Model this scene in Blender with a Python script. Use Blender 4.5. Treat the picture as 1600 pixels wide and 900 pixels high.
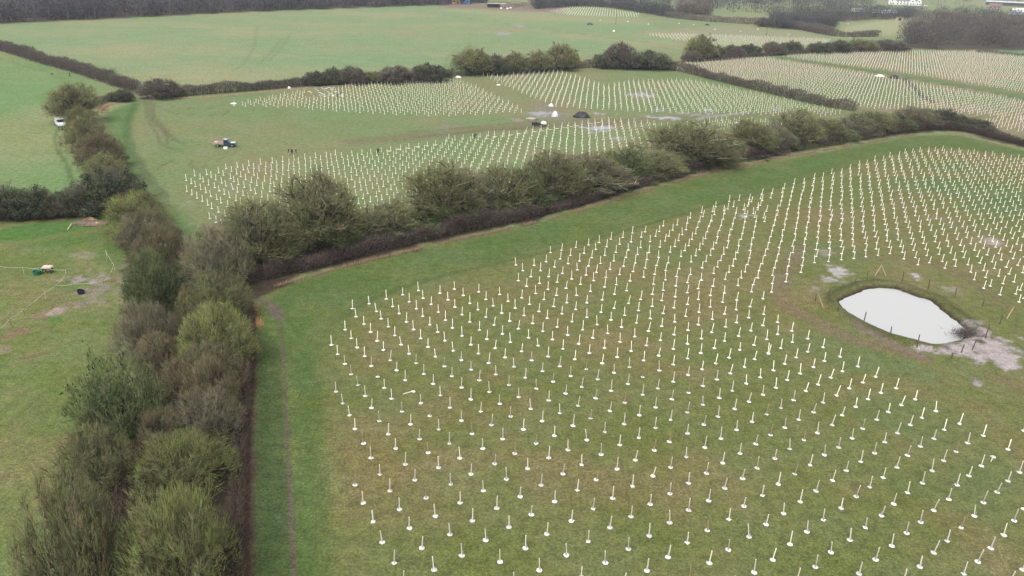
import bpy, math, random, re
import numpy as np
from mathutils import Matrix, Vector
R = math.radians
random.seed(7)
rng = np.random.default_rng(11)
for o in list(bpy.data.objects):
    bpy.data.objects.remove(o)
scene = bpy.context.scene
COL = scene.collection

# ------------------------------------------------------------------ camera
CAM_H = 43.0            # drone height above the fields (m)
FPX = 1200.0            # focal length in photo pixels (1600 wide)
TH = math.atan(514 / FPX)
ROLL = R(1.75)
fwd = Vector((0, math.cos(TH), -math.sin(TH)))
up0 = Vector((0, math.sin(TH), math.cos(TH)))
cr, sr = math.cos(ROLL), math.sin(ROLL)
rgt = Vector((1, 0, 0)) * cr + up0 * sr
upv = Vector((1, 0, 0)) * -sr + up0 * cr
cam_d = bpy.data.cameras.new('camera')
cam = bpy.data.objects.new('camera', cam_d)
COL.objects.link(cam)
m = Matrix((rgt, upv, -fwd)).transposed().to_4x4()
m.translation = (0, 0, CAM_H)
cam.matrix_world = m
cam_d.sensor_width = 36.0
cam_d.lens = 36.0 * FPX / 1600
cam_d.clip_start = 1.0
cam_d.clip_end = 9000
scene.camera = cam

# ------------------------------------------------------------------ sky, sun, exposure (overcast)
SUN_EL, SUN_AZ = R(62), R(200)
world = bpy.data.worlds.new('World')
scene.world = world
world.use_nodes = True
nt = world.node_tree
nt.nodes.clear()
sky = nt.nodes.new('ShaderNodeTexSky')
sky.sky_type = 'NISHITA'
sky.sun_disc = False
sky.sun_elevation = SUN_EL
sky.sun_rotation = SUN_AZ
sky.air_density = 1.0
sky.dust_density = 3.0
hs = nt.nodes.new('ShaderNodeHueSaturation')
hs.inputs['Saturation'].default_value = 0.08
bg = nt.nodes.new('ShaderNodeBackground')
bg.inputs['Strength'].default_value = 0.14
wo = nt.nodes.new('ShaderNodeOutputWorld')
nt.links.new(sky.outputs[0], hs.inputs['Color'])
nt.links.new(hs.outputs[0], bg.inputs['Color'])
nt.links.new(bg.outputs[0], wo.inputs['Surface'])
sd = bpy.data.lights.new('sun', 'SUN')
sd.energy = 1.3
sd.angle = R(30)
sd.color = (1.0, 0.97, 0.93)
so = bpy.data.objects.new('sun', sd)
COL.objects.link(so)
sdir = Vector((math.sin(SUN_AZ) * math.cos(SUN_EL), math.cos(SUN_AZ) * math.cos(SUN_EL), math.sin(SUN_EL)))
so.rotation_euler = sdir.to_track_quat('Z', 'Y').to_euler()
so.location = (0, -60, 120)
scene.view_settings.view_transform = 'Standard'
scene.view_settings.look = 'None'
scene.view_settings.exposure = EXPOSURE = 0.9
scene.view_settings.gamma = 1.0
scene.render.engine = 'CYCLES'
scene.cycles.max_bounces = 4
scene.cycles.volume_bounces = 0
scene.cycles.use_denoising = True
scene.cycles.denoiser = 'OPENIMAGEDENOISE'
scene.cycles.denoising_input_passes = 'RGB_ALBEDO_NORMAL'
scene.cycles.denoising_prefilter = 'NONE'
scene.cycles.use_adaptive_sampling = False

# ------------------------------------------------------------------ survey helpers
def at(px, py, z=0.0):
    """Where the line of sight through a photo pixel meets the plane at height z."""
    x0, y0 = px - 800.0, 450.0 - py
    d = fwd * FPX + rgt * x0 + upv * y0
    t = (z - CAM_H) / d.z
    return Vector((d.x * t, d.y * t, z))
def pix(p):
    d = Vector(p) - Vector((0, 0, CAM_H))
    w = d.dot(fwd)
    return 800 + FPX * d.dot(rgt) / w, 450 - FPX * d.dot(upv) / w
def ats(lst):
    return np.array([at(x, y)[:2] for x, y in lst])
def Z(ox, oy, s, lst):
    return [(ox + x / s, oy + y / s) for x, y in lst]
def mpp(p):
    """metres per photo pixel at a place"""
    return (Vector(p) - Vector((0, 0, CAM_H))).dot(fwd) / FPX
def height_to(p, ytop):
    lo, hi = 0.0, 40.0
    for _ in range(30):
        mid = (lo + hi) / 2
        if pix((p[0], p[1], mid))[1] > ytop: lo = mid
        else: hi = mid
    return lo

K_ALB = 0.54
def lin(c):
    c = np.asarray(c, float) / 255.0
    return np.where(c <= 0.04045, c / 12.92, ((c + 0.055) / 1.055) ** 2.4)
def alb(*c):
    return lin(c) * K_ALB

# ------------------------------------------------------------------ noise (numpy)
def vnoise(x, y, seed=0):
    xi, yi = np.floor(x).astype(np.int64), np.floor(y).astype(np.int64)
    fx, fy = x - xi, y - yi
    fx, fy = fx * fx * (3 - 2 * fx), fy * fy * (3 - 2 * fy)
    def h(a, b):
        n = (a * 374761393 + b * 668265263 + seed * 974711) & 0x7fffffff
        n = ((n ^ (n >> 13)) * 1274126177) & 0x7fffffff
        return ((n ^ (n >> 16)) & 0xffff) / 65535.0
    return (h(xi, yi) * (1 - fx) + h(xi + 1, yi) * fx) * (1 - fy) + (h(xi, yi + 1) * (1 - fx) + h(xi + 1, yi + 1) * fx) * fy
def fbm(x, y, scale, seed=0, octv=4, rough=0.55):
    a, s, t = 1.0, 0.0, 0.0
    for k in range(octv):
        s = s + a * vnoise(x / scale * 2 ** k + 17.3 * k, y / scale * 2 ** k - 9.1 * k, seed + k)
        t += a
        a *= rough
    return s / t
def sstep(a, b, x):
    t = np.clip((x - a) / (b - a), 0, 1)
    return t * t * (3 - 2 * t)
def inside(P, poly):
    x, y = P[:, 0], P[:, 1]
    c = np.zeros(len(P), bool)
    n = len(poly)
    for i in range(n):
        x1, y1 = poly[i]; x2, y2 = poly[(i + 1) % n]
        if y1 == y2: continue
        k = (y1 > y) != (y2 > y)
        c ^= k & (x < (x2 - x1) * (y - y1) / (y2 - y1) + x1)
    return c
def dist_line(P, line, closed=False):
    d = np.full(len(P), 1e9)
    L = list(line) + ([line[0]] if closed else [])
    for a, b in zip(L[:-1], L[1:]):
        a, b = np.asarray(a), np.asarray(b)
        v = b - a
        t = np.clip(((P - a) @ v) / max(v @ v, 1e-9), 0, 1)
        q = a + t[:, None] * v
        d = np.minimum(d, np.hypot(P[:, 0] - q[:, 0], P[:, 1] - q[:, 1]))
    return d
def smooth_line(pts, n=4):
    """Catmull-Rom through points (world xy)."""
    P = [np.asarray(p, float) for p in pts]
    P = [2 * P[0] - P[1]] + P + [2 * P[-1] - P[-2]]
    out = []
    for i in range(1, len(P) - 2):
        for k in range(n):
            t = k / n
            out.append(0.5 * (2 * P[i] + (P[i + 1] - P[i - 1]) * t + (2 * P[i - 1] - 5 * P[i] + 4 * P[i + 1] - P[i + 2]) * t * t + (-P[i - 1] + 3 * P[i] - 3 * P[i + 1] + P[i + 2]) * t ** 3))
    out.append(P[-2])
    return np.array(out)

# ------------------------------------------------------------------ object helpers
def tag(o, label=None, cat=None, group=None, kind=None):
    if label: o['label'] = label
    if cat: o['category'] = cat
    if group: o['group'] = group
    if kind: o['kind'] = kind
    return o
def link(o, parent=None):
    COL.objects.link(o)
    if parent is not None: o.parent = parent
    return o
def empty(name, loc, rz=0.0, label=None, cat=None, group=None, scale=None):
    o = bpy.data.objects.new(name, None)
    o.empty_display_size = 0.3
    link(o)
    o.location = loc
    o.rotation_euler = (0, 0, rz)
    if scale: o.scale = scale
    return tag(o, label, cat, group)
def part(name, me, parent, loc=None, rot=None):
    o = bpy.data.objects.new(name, me)
    link(o, parent)
    if loc: o.location = loc
    if rot: o.rotation_euler = rot
    return o
def copy_tree(o, parent=None):
    c = o.copy()
    COL.objects.link(c)
    if parent is not None: c.parent = parent
    for ch in list(o.children):
        copy_tree(ch, c)
    return c
def mesh_np(name, V, F, col=None, mats=(), smooth=False, attrs=None):
    """triangles or quads from numpy arrays, with an optional colour per vertex"""
    me = bpy.data.meshes.new(name)
    V = np.asarray(V, np.float32); F = np.asarray(F, np.int32)
    k = F.shape[1]
    me.vertices.add(len(V)); me.vertices.foreach_set('co', V.ravel())
    me.loops.add(F.size); me.loops.foreach_set('vertex_index', F.ravel())
    me.polygons.add(len(F))
    me.polygons.foreach_set('loop_start', np.arange(0, F.size, k, dtype=np.int32))
    me.polygons.foreach_set('loop_total', np.full(len(F), k, np.int32))
    if smooth: me.polygons.foreach_set('use_smooth', np.ones(len(F), bool))
    if col is not None:
        a = me.color_attributes.new('col', 'FLOAT_COLOR', 'POINT')
        a.data.foreach_set('color', np.c_[np.asarray(col, np.float32), np.ones(len(V), np.float32)].astype(np.float32).ravel())
    for nm, arr in (attrs or {}).items():
        a = me.attributes.new(nm, 'FLOAT', 'POINT')
        a.data.foreach_set('value', np.asarray(arr, np.float32))
    for mm in mats: me.materials.append(mm)
    me.update(calc_edges=True)
    return me
class MB:
    """collects boxes, tubes, prisms into one mesh for one part"""
    def __init__(s): s.v, s.f = [], []
    def add(s, v, f):
        b = len(s.v)
        s.v += [tuple(p) for p in v]; s.f += [tuple(i + b for i in q) for q in f]
        return s
    def box(s, c, d, rz=0.0, taper=1.0):
        x, y, z = d[0] / 2, d[1] / 2, d[2] / 2
        cs, sn = math.cos(rz), math.sin(rz)
        v = []
        for zz, k in ((-z, 1.0), (z, taper)):
            for sx, sy in ((-1, -1), (1, -1), (1, 1), (-1, 1)):
                px, py = sx * x * k, sy * y * k
                v.append((c[0] + px * cs - py * sn, c[1] + px * sn + py * cs, c[2] + zz))
        return s.add(v, [(3, 2, 1, 0), (4, 5, 6, 7), (0, 1, 5, 4), (1, 2, 6, 5), (2, 3, 7, 6), (3, 0, 4, 7)])
    def tube(s, a, b, ra, rb=None, n=6):
        rb = ra if rb is None else rb
        a, b = Vector(a), Vector(b)
        d = (b - a).normalized()
        u = d.cross(Vector((0, 0, 1)) if abs(d.z) < 0.9 else Vector((1, 0, 0))).normalized()
        w = d.cross(u)
        v = [a + (u * math.cos(t) + w * math.sin(t)) * ra for t in [2 * math.pi * i / n for i in range(n)]]
        v += [b + (u * math.cos(t) + w * math.sin(t)) * rb for t in [2 * math.pi * i / n for i in range(n)]]
        f = [(i, (i + 1) % n, n + (i + 1) % n, n + i) for i in range(n)]
        f += [tuple(range(n - 1, -1, -1)), tuple(range(n, 2 * n))]
        return s.add(v, f)
    def prism(s, prof, y0, y1, inset=0.0):
        """profile in x-z extruded across y; inset narrows the upper points"""
        n = len(prof)
        zt = max(p[1] for p in prof); zb = min(p[1] for p in prof)
        def yy(y, z): return y * (1 - inset * max(0.0, (z - zb) / (zt - zb)) ** 2)
        v = [(x, yy(y0, z), z) for x, z in prof] + [(x, yy(y1, z), z) for x, z in prof]
        f = [(i, (i + 1) % n, n + (i + 1) % n, n + i) for i in range(n)]
        f += [tuple(range(n - 1, -1, -1)), tuple(range(n, 2 * n))]
        return s.add(v, f)
    def mesh(s, name, mat, smooth=False):
        me = bpy.data.meshes.new(name)
        me.from_pydata(s.v, [], s.f)
        me.materials.append(mat)
        if smooth:
            for p in me.polygons: p.use_smooth = True
        me.update()
        return me
    def build(s, name, mat, parent=None, smooth=False):
        return part(name, s.mesh(name, mat, smooth), parent)

# ------------------------------------------------------------------ materials
def mat_plain(name, c, rough=0.8, var=0.12, scale=3.0, metallic=0.0, bump=0.0, rand=0.0):
    mt = bpy.data.materials.new(name)
    mt.use_nodes = True
    n = mt.node_tree
    b = n.nodes['Principled BSDF']
    b.inputs['Roughness'].default_value = rough
    b.inputs['Metallic'].default_value = metallic
    tc = n.nodes.new('ShaderNodeTexCoord')
    no = n.nodes.new('ShaderNodeTexNoise')
    no.inputs['Scale'].default_value = scale
    no.inputs['Detail'].default_value = 4
    n.links.new(tc.outputs['Object'], no.inputs['Vector'])
    mr = n.nodes.new('ShaderNodeMapRange')
    mr.inputs['From Min'].default_value = 0.3; mr.inputs['From Max'].default_value = 0.7
    mr.inputs['To Min'].default_value = 1 - var; mr.inputs['To Max'].default_value = 1 + var
    n.links.new(no.outputs['Fac'], mr.inputs['Value'])
    mx = n.nodes.new('ShaderNodeMix'); mx.data_type = 'RGBA'; mx.blend_type = 'MULTIPLY'
    mx.inputs['Factor'].default_value = 1.0
    mx.inputs['A'].default_value = (*[float(v) for v in c], 1)
    val = mr.outputs['Result']
    if rand:
        oi = n.nodes.new('ShaderNodeObjectInfo')
        m2 = n.nodes.new('ShaderNodeMapRange')
        m2.inputs['To Min'].default_value = 1 - rand; m2.inputs['To Max'].default_value = 1 + rand * 0.5
        n.links.new(oi.outputs['Random'], m2.inputs['Value'])
        mm = n.nodes.new('ShaderNodeMath'); mm.operation = 'MULTIPLY'
        n.links.new(val, mm.inputs[0]); n.links.new(m2.outputs['Result'], mm.inputs[1])
        val = mm.outputs[0]
    n.links.new(val, mx.inputs['B'])
    n.links.new(mx.outputs['Result'], b.inputs['Base Color'])
    if bump:
        bp = n.nodes.new('ShaderNodeBump'); bp.inputs['Distance'].default_value = bump
        n.links.new(no.outputs['Fac'], bp.inputs['Height']); n.links.new(bp.outputs['Normal'], b.inputs['Normal'])
    return mt
def mat_vcol(name, rough=0.9, rand=0.14):
    """colour of each twig or blade comes from the mesh; every tree is a touch lighter or darker"""
    mt = bpy.data.materials.new(name)
    mt.use_nodes = True
    n = mt.node_tree
    b = n.nodes['Principled BSDF']
    b.inputs['Roughness'].default_value = rough
    b.inputs['Specular IOR Level'].default_value = 0.15
    at_ = n.nodes.new('ShaderNodeAttribute'); at_.attribute_name = 'col'
    oi = n.nodes.new('ShaderNodeObjectInfo')
    mr = n.nodes.new('ShaderNodeMapRange')
    mr.inputs['To Min'].default_value = 1 - rand; mr.inputs['To Max'].default_value = 1 + rand
    n.links.new(oi.outputs['Random'], mr.inputs['Value'])
    mx = n.nodes.new('ShaderNodeMix'); mx.data_type = 'RGBA'; mx.blend_type = 'MULTIPLY'
    mx.inputs['Factor'].default_value = 1.0
    n.links.new(at_.outputs['Color'], mx.inputs['A']); n.links.new(mr.outputs['Result'], mx.inputs['B'])
    n.links.new(mx.outputs['Result'], b.inputs['Base Color'])
    return mt
M = {}
M['twig'] = mat_vcol('twig')
M['blade'] = mat_vcol('dead_grass_blades', rand=0.0)
M['stake'] = mat_plain('pale_stake', (0.66, 0.62, 0.50), 0.8, 0.15, 6, rand=0.25)
M['stake_brown'] = mat_plain('brown_stake', (0.33, 0.22, 0.13), 0.85, 0.2, 6)
M['guard'] = mat_plain('grey_spiral_guard', (0.30, 0.27, 0.29), 0.6, 0.1, 8)
M['whip'] = mat_plain('sapling_bark', (0.20, 0.13, 0.10), 0.85, 0.2, 9)
M['mat'] = mat_plain('white_mulch_mat', (0.57, 0.56, 0.53), 0.85, 0.18, 5, rand=0.25)
M['post'] = mat_plain('brown_post', (0.085, 0.062, 0.05), 0.9, 0.3, 7)
M['timber'] = mat_plain('new_timber', (0.38, 0.27, 0.16), 0.8, 0.2, 5)
M['bark'] = mat_plain('bark', (0.085, 0.078, 0.06), 0.95, 0.35, 4, bump=0.02)
M['white_paint'] = mat_plain('white_paint', (0.75, 0.76, 0.78), 0.35, 0.05, 2)
M['white_sack'] = mat_plain('white_sack', (0.58, 0.58, 0.58), 0.75, 0.16, 4)
M['black'] = mat_plain('black_plastic', (0.015, 0.015, 0.018), 0.6, 0.2, 4)
M['tyre'] = mat_plain('rubber_tyre', (0.018, 0.018, 0.02), 0.85, 0.15, 9)
M['rim'] = mat_plain('wheel_rim', (0.35, 0.35, 0.36), 0.4, 0.1, 9, metallic=0.6)
M['glass'] = mat_plain('dark_glass', (0.02, 0.03, 0.04), 0.08, 0.1, 2)
M['blue_paint'] = mat_plain('dark_blue_paint', (0.025, 0.045, 0.07), 0.3, 0.1, 2)
M['grey_paint'] = mat_plain('blue_grey_paint', (0.09, 0.13, 0.15), 0.3, 0.1, 2)
M['silver'] = mat_plain('silver_metal', (0.45, 0.48, 0.5), 0.4, 0.1, 3)
M['bedwood'] = mat_plain('weathered_boards', (0.34, 0.25, 0.24), 0.8, 0.25, 4)
M['tan'] = mat_plain('tan_sacks', (0.5, 0.38, 0.26), 0.85, 0.25, 4)
M['green_plastic'] = mat_plain('green_plastic', (0.015, 0.13, 0.075), 0.5, 0.15, 4)
M['pink'] = mat_plain('faded_pink_plastic', (0.6, 0.42, 0.36), 0.6, 0.15, 4)
M['tape'] = mat_plain('white_fence_tape', (0.5, 0.5, 0.48), 0.7, 0.1, 4)
M['wire'] = mat_plain('fence_wire', (0.12, 0.12, 0.12), 0.5, 0.1, 4, metallic=0.5)
M['log'] = mat_plain('cut_wood', (0.48, 0.36, 0.22), 0.85, 0.3, 3)
M['render_white'] = mat_plain('white_render', (0.72, 0.72, 0.7), 0.8, 0.06, 0.6)
M['roof_grey'] = mat_plain('grey_slates', (0.13, 0.14, 0.16), 0.7, 0.2, 1.2)
M['roof_brown'] = mat_plain('brown_tiles', (0.16, 0.10, 0.08), 0.8, 0.2, 1.2)
M['brick'] = mat_plain('pinkish_brick', (0.30, 0.25, 0.23), 0.85, 0.2, 2)
M['yellow_paint'] = mat_plain('yellow_container', (0.5, 0.37, 0.12), 0.6, 0.1, 0.7)
M['blue_cont'] = mat_plain('blue_container', (0.08, 0.19, 0.36), 0.6, 0.1, 0.7)
M['dark_timber'] = mat_plain('dark_boards', (0.06, 0.055, 0.055), 0.85, 0.2, 1.5)
M['tan_boards'] = mat_plain('tan_boards', (0.42, 0.33, 0.24), 0.85, 0.2, 1.5)
M['dark_cloth'] = mat_plain('dark_jacket', (0.018, 0.022, 0.03), 0.9, 0.2, 9)
M['trouser'] = mat_plain('dark_trousers', (0.03, 0.035, 0.05), 0.9, 0.2, 9)
M['skin'] = mat_plain('skin', (0.5, 0.3, 0.22), 0.6, 0.05, 9)
M['hair'] = mat_plain('dark_hair', (0.03, 0.02, 0.015), 0.7, 0.2, 30)
M['shoe'] = mat_plain('shoes', (0.03, 0.025, 0.02), 0.8, 0.2, 9)
M['grey_cloth'] = mat_plain('grey_jacket', (0.22, 0.24, 0.3), 0.9, 0.2, 9)
# ================================================================== GROUND
def ring_angles():
    a = np.radians(np.linspace(-40, 40, 461))
    rest = np.radians(np.linspace(41, 319, 57))[1:-1]
    return np.concatenate([a, rest])
dep = np.concatenate([np.linspace(46, 1.35, 500)])
rad = CAM_H / np.tan(np.radians(dep))
rad = np.concatenate([[4, 14, 26, 34], rad, [2300, 2900, 3600]])
ang = ring_angles()
nA, nR = len(ang), len(rad)
AA, RR = np.meshgrid(ang, rad)
GX, GY = (RR * np.sin(AA)).ravel(), (RR * np.cos(AA)).ravel()
PG = np.c_[GX, GY]
NV = len(PG)

n_big = fbm(GX, GY, 60, 1, 4)
n_mid = fbm(GX, GY, 14, 5, 4)
n_sml = fbm(GX, GY, 3.0, 9, 4)
n_tiny = fbm(GX, GY, 0.9, 23, 3)
n_strk = fbm(GX * 0.8, GY * 0.9, 32, 31, 4)

def mixc(c, c2, t):
    t = np.clip(t, 0, 1)[:, None]
    return c * (1 - t) + np.asarray(c2)[None, :] * t
def field_col(g, tan, t):
    return mixc(np.tile(alb(*g), (NV, 1)), alb(*tan), t)
tan_t = sstep(0.42, 0.68, 0.55 * n_big + 0.45 * n_strk)
col = field_col((128, 148, 100), (150, 150, 104), tan_t)
wet = np.zeros(NV)

def region(poly_px, g, tan, t, soft=3.0, world=False):
    """lay a field colour inside a boundary, edges blended over soft metres"""
    global col
    poly = np.array(poly_px) if world else ats(poly_px)
    ins = inside(PG, poly)
    d = dist_line(PG, poly, True) * np.where(ins, 1, -1)
    w = sstep(-soft, soft, d + (n_mid - 0.5) * soft * 1.5)
    c2 = field_col(g, tan, t)
    col = col * (1 - w[:, None]) + c2 * w[:, None]
def stroke(pts, width, c, s=1.0, soft=None, rag=0.5, world=False, seedn=None):
    """a track or worn line along pts"""
    global col
    line = smooth_line(np.array(pts) if world else ats(pts))
    lo, hi = line.min(0) - width - 6, line.max(0) + width + 6
    k = np.nonzero((GX > lo[0]) & (GX < hi[0]) & (GY > lo[1]) & (GY < hi[1]))[0]
    if not len(k): return
    d = dist_line(PG[k], line)
    soft = soft or width * 0.5
    w = s * (1 - sstep(width / 2 - soft / 2, width / 2 + soft / 2, d + (n_sml[k] - 0.5) * rag * width))
    col[k] = col[k] * (1 - w[:, None]) + alb(*c)[None] * w[:, None]
def patch(cx, cy, rx, ry, c, s=1.0, thr=0.5, rag=1.0, wetness=0.0, noise=None):
    """ragged mud or water patch; centre and half-axes in photo pixels"""
    global col
    p = at(cx, cy); ex = at(cx + rx, cy); ey0 = at(cx, cy - ry); ey1 = at(cx, cy + ry)
    ax = (Vector(ex) - p).length; ay = (Vector(ey0) - Vector(ey1)).length / 2
    yd = Vector((p.x, p.y, 0)).normalized(); xd = Vector((yd.y, -yd.x, 0))
    dx, dy = GX - p.x, GY - p.y
    k = np.nonzero(dx * dx + dy * dy < (2.2 * max(ax, ay)) ** 2)[0]
    if not len(k): return
    u = (dx[k] * xd.x + dy[k] * xd.y) / ax; v = (dx[k] * yd.x + dy[k] * yd.y) / ay
    r = np.sqrt(u * u + v * v)
    nn = (0.55 * n_sml + 0.45 * n_tiny)[k] if noise is None else noise[k]
    f = (1.15 - r) * 0.75 + (nn - 0.5) * 2.4 * rag
    w = s * sstep(thr - 0.22, thr + 0.22, f)
    col[k] = col[k] * (1 - w[:, None]) + alb(*c)[None] * w[:, None]
    if wetness: wet[k] = np.maximum(wet[k], w * wetness)

# --- fields, far to near
region([(-500, 25), (380, 15), (690, 4), (850, 12), (1000, 26), (1065, 68), (900, 88), (700, 112), (250, 140), (0, 78), (-500, -30)], (128, 154, 106), (152, 157, 112), sstep(0.36, 0.70, 0.45 * n_big + 0.55 * n_strk))
region([(-500, 0), (0, 80), (215, 150), (160, 165), (110, 200), (135, 260), (135, 300), (-60, 310), (-500, 310)], (112, 148, 88), (140, 150, 98), sstep(0.38, 0.70, 0.5 * n_big + 0.5 * n_strk), 2)
region([(210, 152), (700, 118), (905, 104), (1060, 110), (1335, 176), (1250, 240), (800, 370), (420, 440), (300, 345), (250, 300), (190, 250), (165, 190)], (118, 140, 88), (140, 138, 96), sstep(0.38, 0.68, 0.35 * n_big + 0.4 * n_mid + 0.25 * n_strk), 2)
region([(1062, 100), (1200, 84), (1600, 66), (1800, 60), (1800, 240), (1600, 232), (1335, 174)], (120, 134, 88), (146, 136, 102), sstep(0.36, 0.62, 0.4 * n_big + 0.6 * n_mid), 2)
region([(990, 50), (1130, 40), (1300, 54), (1280, 74), (1100, 66)], (136, 150, 108), (160, 152, 118), n_mid, 4)
region([(1300, 60), (1318, 42), (1380, 32), (1420, 34), (1418, 48), (1370, 58)], (156, 164, 120), (165, 166, 124), n_mid, 3)
region([(1070, 22), (1230, 36), (1250, 44), (1140, 34)], (150, 156, 112), (160, 158, 116), n_mid, 3)
region([(990, 7), (1090, 2), (1120, 4), (1060, 14), (1000, 14)], (142, 160, 118), (150, 160, 116), n_mid, 4)
region([(1200, 27), (1290, 33), (1240, 41), (1200, 40)], (150, 160, 112), (160, 160, 116), n_mid, 3)
region([(660, 5), (880, 12), (880, 20), (700, 12)], (140, 122, 108), (150, 128, 112), n_mid, 4)
region([(1540, 80), (1800, 60), (1800, 95), (1600, 90)], (96, 146, 92), (110, 146, 92), n_mid, 2)
region([(-300, 342), (0, 342), (180, 330), (240, 420), (210, 520), (120, 720), (20, 920), (-60, 1400), (-1600, 1400), (-900, 420)], (108, 127, 66), (134, 130, 80), sstep(0.48, 0.74, 0.4 * n_mid + 0.35 * n_sml + 0.25 * n_big), 2)
FRONT = [(392, 1000), (390, 900), (396, 470), (430, 448), (500, 428), (600, 402), (720, 374), (860, 344), (1040, 290), (1200, 254), (1380, 220), (1440, 212), (1500, 212), (1600, 236), (2000, 330), (2400, 1200), (392, 1200)]
region(FRONT, (109, 120, 64), (133, 125, 78), sstep(0.36, 0.70, 0.5 * n_mid + 0.3 * n_sml + 0.2 * n_big), 1)
# greener drifts in the front field
for (cx, cy, rx, ry, s) in [(1430, 290, 70, 14, .55), (1530, 300, 90, 22, .7), (1480, 262, 70, 10, .6), (1160, 560, 120, 30, .45), (1350, 560, 150, 24, .55), (1290, 395, 90, 18, .45), (1010, 395, 90, 18, .35), (1560, 330, 80, 20, .6), (1400, 650, 120, 40, .4), (1540, 760, 60, 60, .35), (1450, 760, 160, 40, .3), (760, 520, 100, 30, .2)]:
    patch(cx, cy, rx, ry, (90, 120, 68), s, 0.35, 0.8, noise=n_mid)
for (cx, cy, rx, ry, s) in [(920, 420, 50, 10, .5), (1060, 500, 60, 14, .35), (660, 480, 60, 14, .45), (1210, 330, 90, 16, .4), (1330, 290, 60, 12, .45), (1490, 240, 80, 6, .45), (700, 820, 90, 50, .3), (900, 760, 120, 40, .3), (1300, 850, 110, 40, .3), (1080, 480, 40, 12, .3), (560, 560, 40, 40, .3)]:
    patch(cx, cy, rx, ry, (130, 121, 78), s * .9, 0.4, 0.9, noise=n_mid)
# green headland inside the hedges
inner = [(506, 1000), (506, 900), (504, 760), (496, 660), (500, 590), (508, 535), (530, 500), (570, 473), (640, 446), (720, 424), (860, 392), (1000, 354), (1100, 325), (1200, 298), (1300, 269), (1400, 239), (1460, 229), (1530, 235), (1600, 246), (1800, 280)]
region([(385, 1000), (392, 900), (398, 470), (430, 448), (500, 428), (600, 402), (720, 374), (860, 344), (1040, 290), (1200, 254), (1380, 220), (1440, 212), (1500, 212), (1600, 236), (1800, 270)] + inner[::-1], (86, 113, 54), (104, 120, 63), sstep(0.35, 0.7, 0.5 * n_mid + 0.5 * n_sml), 2.6)
stroke(inner[6:], 1.0, (68, 94, 46), 0.5, 0.9)
stroke([(400, 520), (404, 640), (404, 760), (402, 900)], 3.2, (62, 84, 44), 0.7)
stroke([(476, 560), (486, 660), (490, 780), (494, 900)], 2.4, (74, 106, 48), 0.4)
stroke([(430, 540), (436, 640), (440, 760), (444, 900)], 0.9, (84, 88, 60), 0.35)
stroke([(420, 560), (424, 700), (428, 900)], 3.0, (70, 92, 48), 0.6)
stroke([(520, 436), (700, 396), (900, 344), (1100, 298), (1300, 250)], 2.2, (88, 122, 60), 0.4)
# footpath along the left headland
stroke([(400, 468), (420, 474), (434, 490), (441, 530), (444, 590), (448, 650), (451, 720), (455, 800), (460, 900), (466, 1000)], 0.34, (108, 96, 82), 0.9, 0.3, 0.6)
stroke([(400, 466), (412, 471), (426, 480), (436, 496)], 1.5, (116, 100, 94), 0.75, 1.0, 0.6)
# left-hand headland of the middle field
region([(160, 178), (212, 158), (222, 160), (206, 190), (200, 220), (214, 256), (255, 305), (290, 340), (330, 380), (290, 380), (250, 330), (200, 280), (175, 230)], (90, 126, 66), (104, 132, 74), n_mid, 1.5)
stroke(Z(160, 130, 4.2857, [(215, 140), (180, 230), (165, 330), (190, 430), (260, 560), (330, 660), (420, 760)]), 2.0, (72, 104, 54), 0.6)
stroke(Z(160, 130, 4.2857, [(225, 520), (300, 630), (370, 710), (430, 790), (500, 900)]), 0.8, (120, 112, 92), 0.5)
trk = (98, 88, 66)
for t, w in (([(270, 100), (290, 140), (300, 220), (330, 290), (375, 350), (385, 400), (440, 430), (520, 450)], .8), ([(310, 120), (325, 220), (370, 290), (420, 340), (435, 410)], .8), ([(345, 130), (345, 210), (410, 290), (480, 370), (560, 405)], .8), ([(320, 220), (400, 300), (470, 380), (520, 400)], .6), ([(360, 150), (480, 200), (600, 210), (800, 215)], .7), ([(380, 155), (600, 165), (760, 170), (850, 185), (800, 215)], .6), ([(600, 520), (590, 550), (640, 580), (700, 580)], .5), ([(360, 580), (400, 550), (480, 520)], .7)):
    stroke(Z(160, 130, 4.2857, t), w * 1.0, trk, 0.5, w * .9, .04)
patch(232, 155, 14, 6, (138, 124, 108), .8, .35)
patch(206, 148, 14, 5, (146, 128, 84), .6, .35)
patch(296, 315, 9, 7, (156, 150, 140), .8, .45, 1.2, .5)
patch(275, 295, 5, 5, (150, 146, 130), .6, .5)
patch(345, 350, 40, 22, (126, 124, 104), .5, .45)
# dark line left of the bush row, worn ring, walked line by the far hedge
stroke([(92, 195), (86, 225), (103, 255), (113, 285)], .9, (84, 104, 62), .6)
stroke([(0, 92), (80, 116), (140, 140), (185, 150)], 1.2, (100, 122, 76), .5)
stroke([(90, 150), (66, 152), (64, 158), (90, 160)], 1.0, (104, 126, 82), .4)
# wheel lines in the big top field
for t in ([(400, 42), (398, 70), (380, 100), (360, 112)], [(405, 100), (425, 80), (440, 60)], [(720, 70), (700, 90), (695, 105)], [(735, 66), (712, 90)], [(420, 96), (440, 74), (455, 52)]):
    stroke(t, 1.6, (112, 132, 90), .45)
stroke([(680, 22), (800, 38), (900, 52), (1040, 70)], 4.0, (112, 134, 92), .5)
stroke([(850, 48), (1000, 60), (1060, 66)], 5.0, (148, 140, 104), .4)
patch(790, 48, 60, 5, (158, 144, 116), .5, .4, noise=n_mid); patch(640, 50, 60, 5, (158, 146, 110), .4, .45, noise=n_mid)
patch(785, 52, 26, 2.5, (176, 168, 166), .7, .45, 1.0, .3); patch(810, 40, 10, 2, (176, 172, 172), .6, .4, 1.0, .3)
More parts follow.
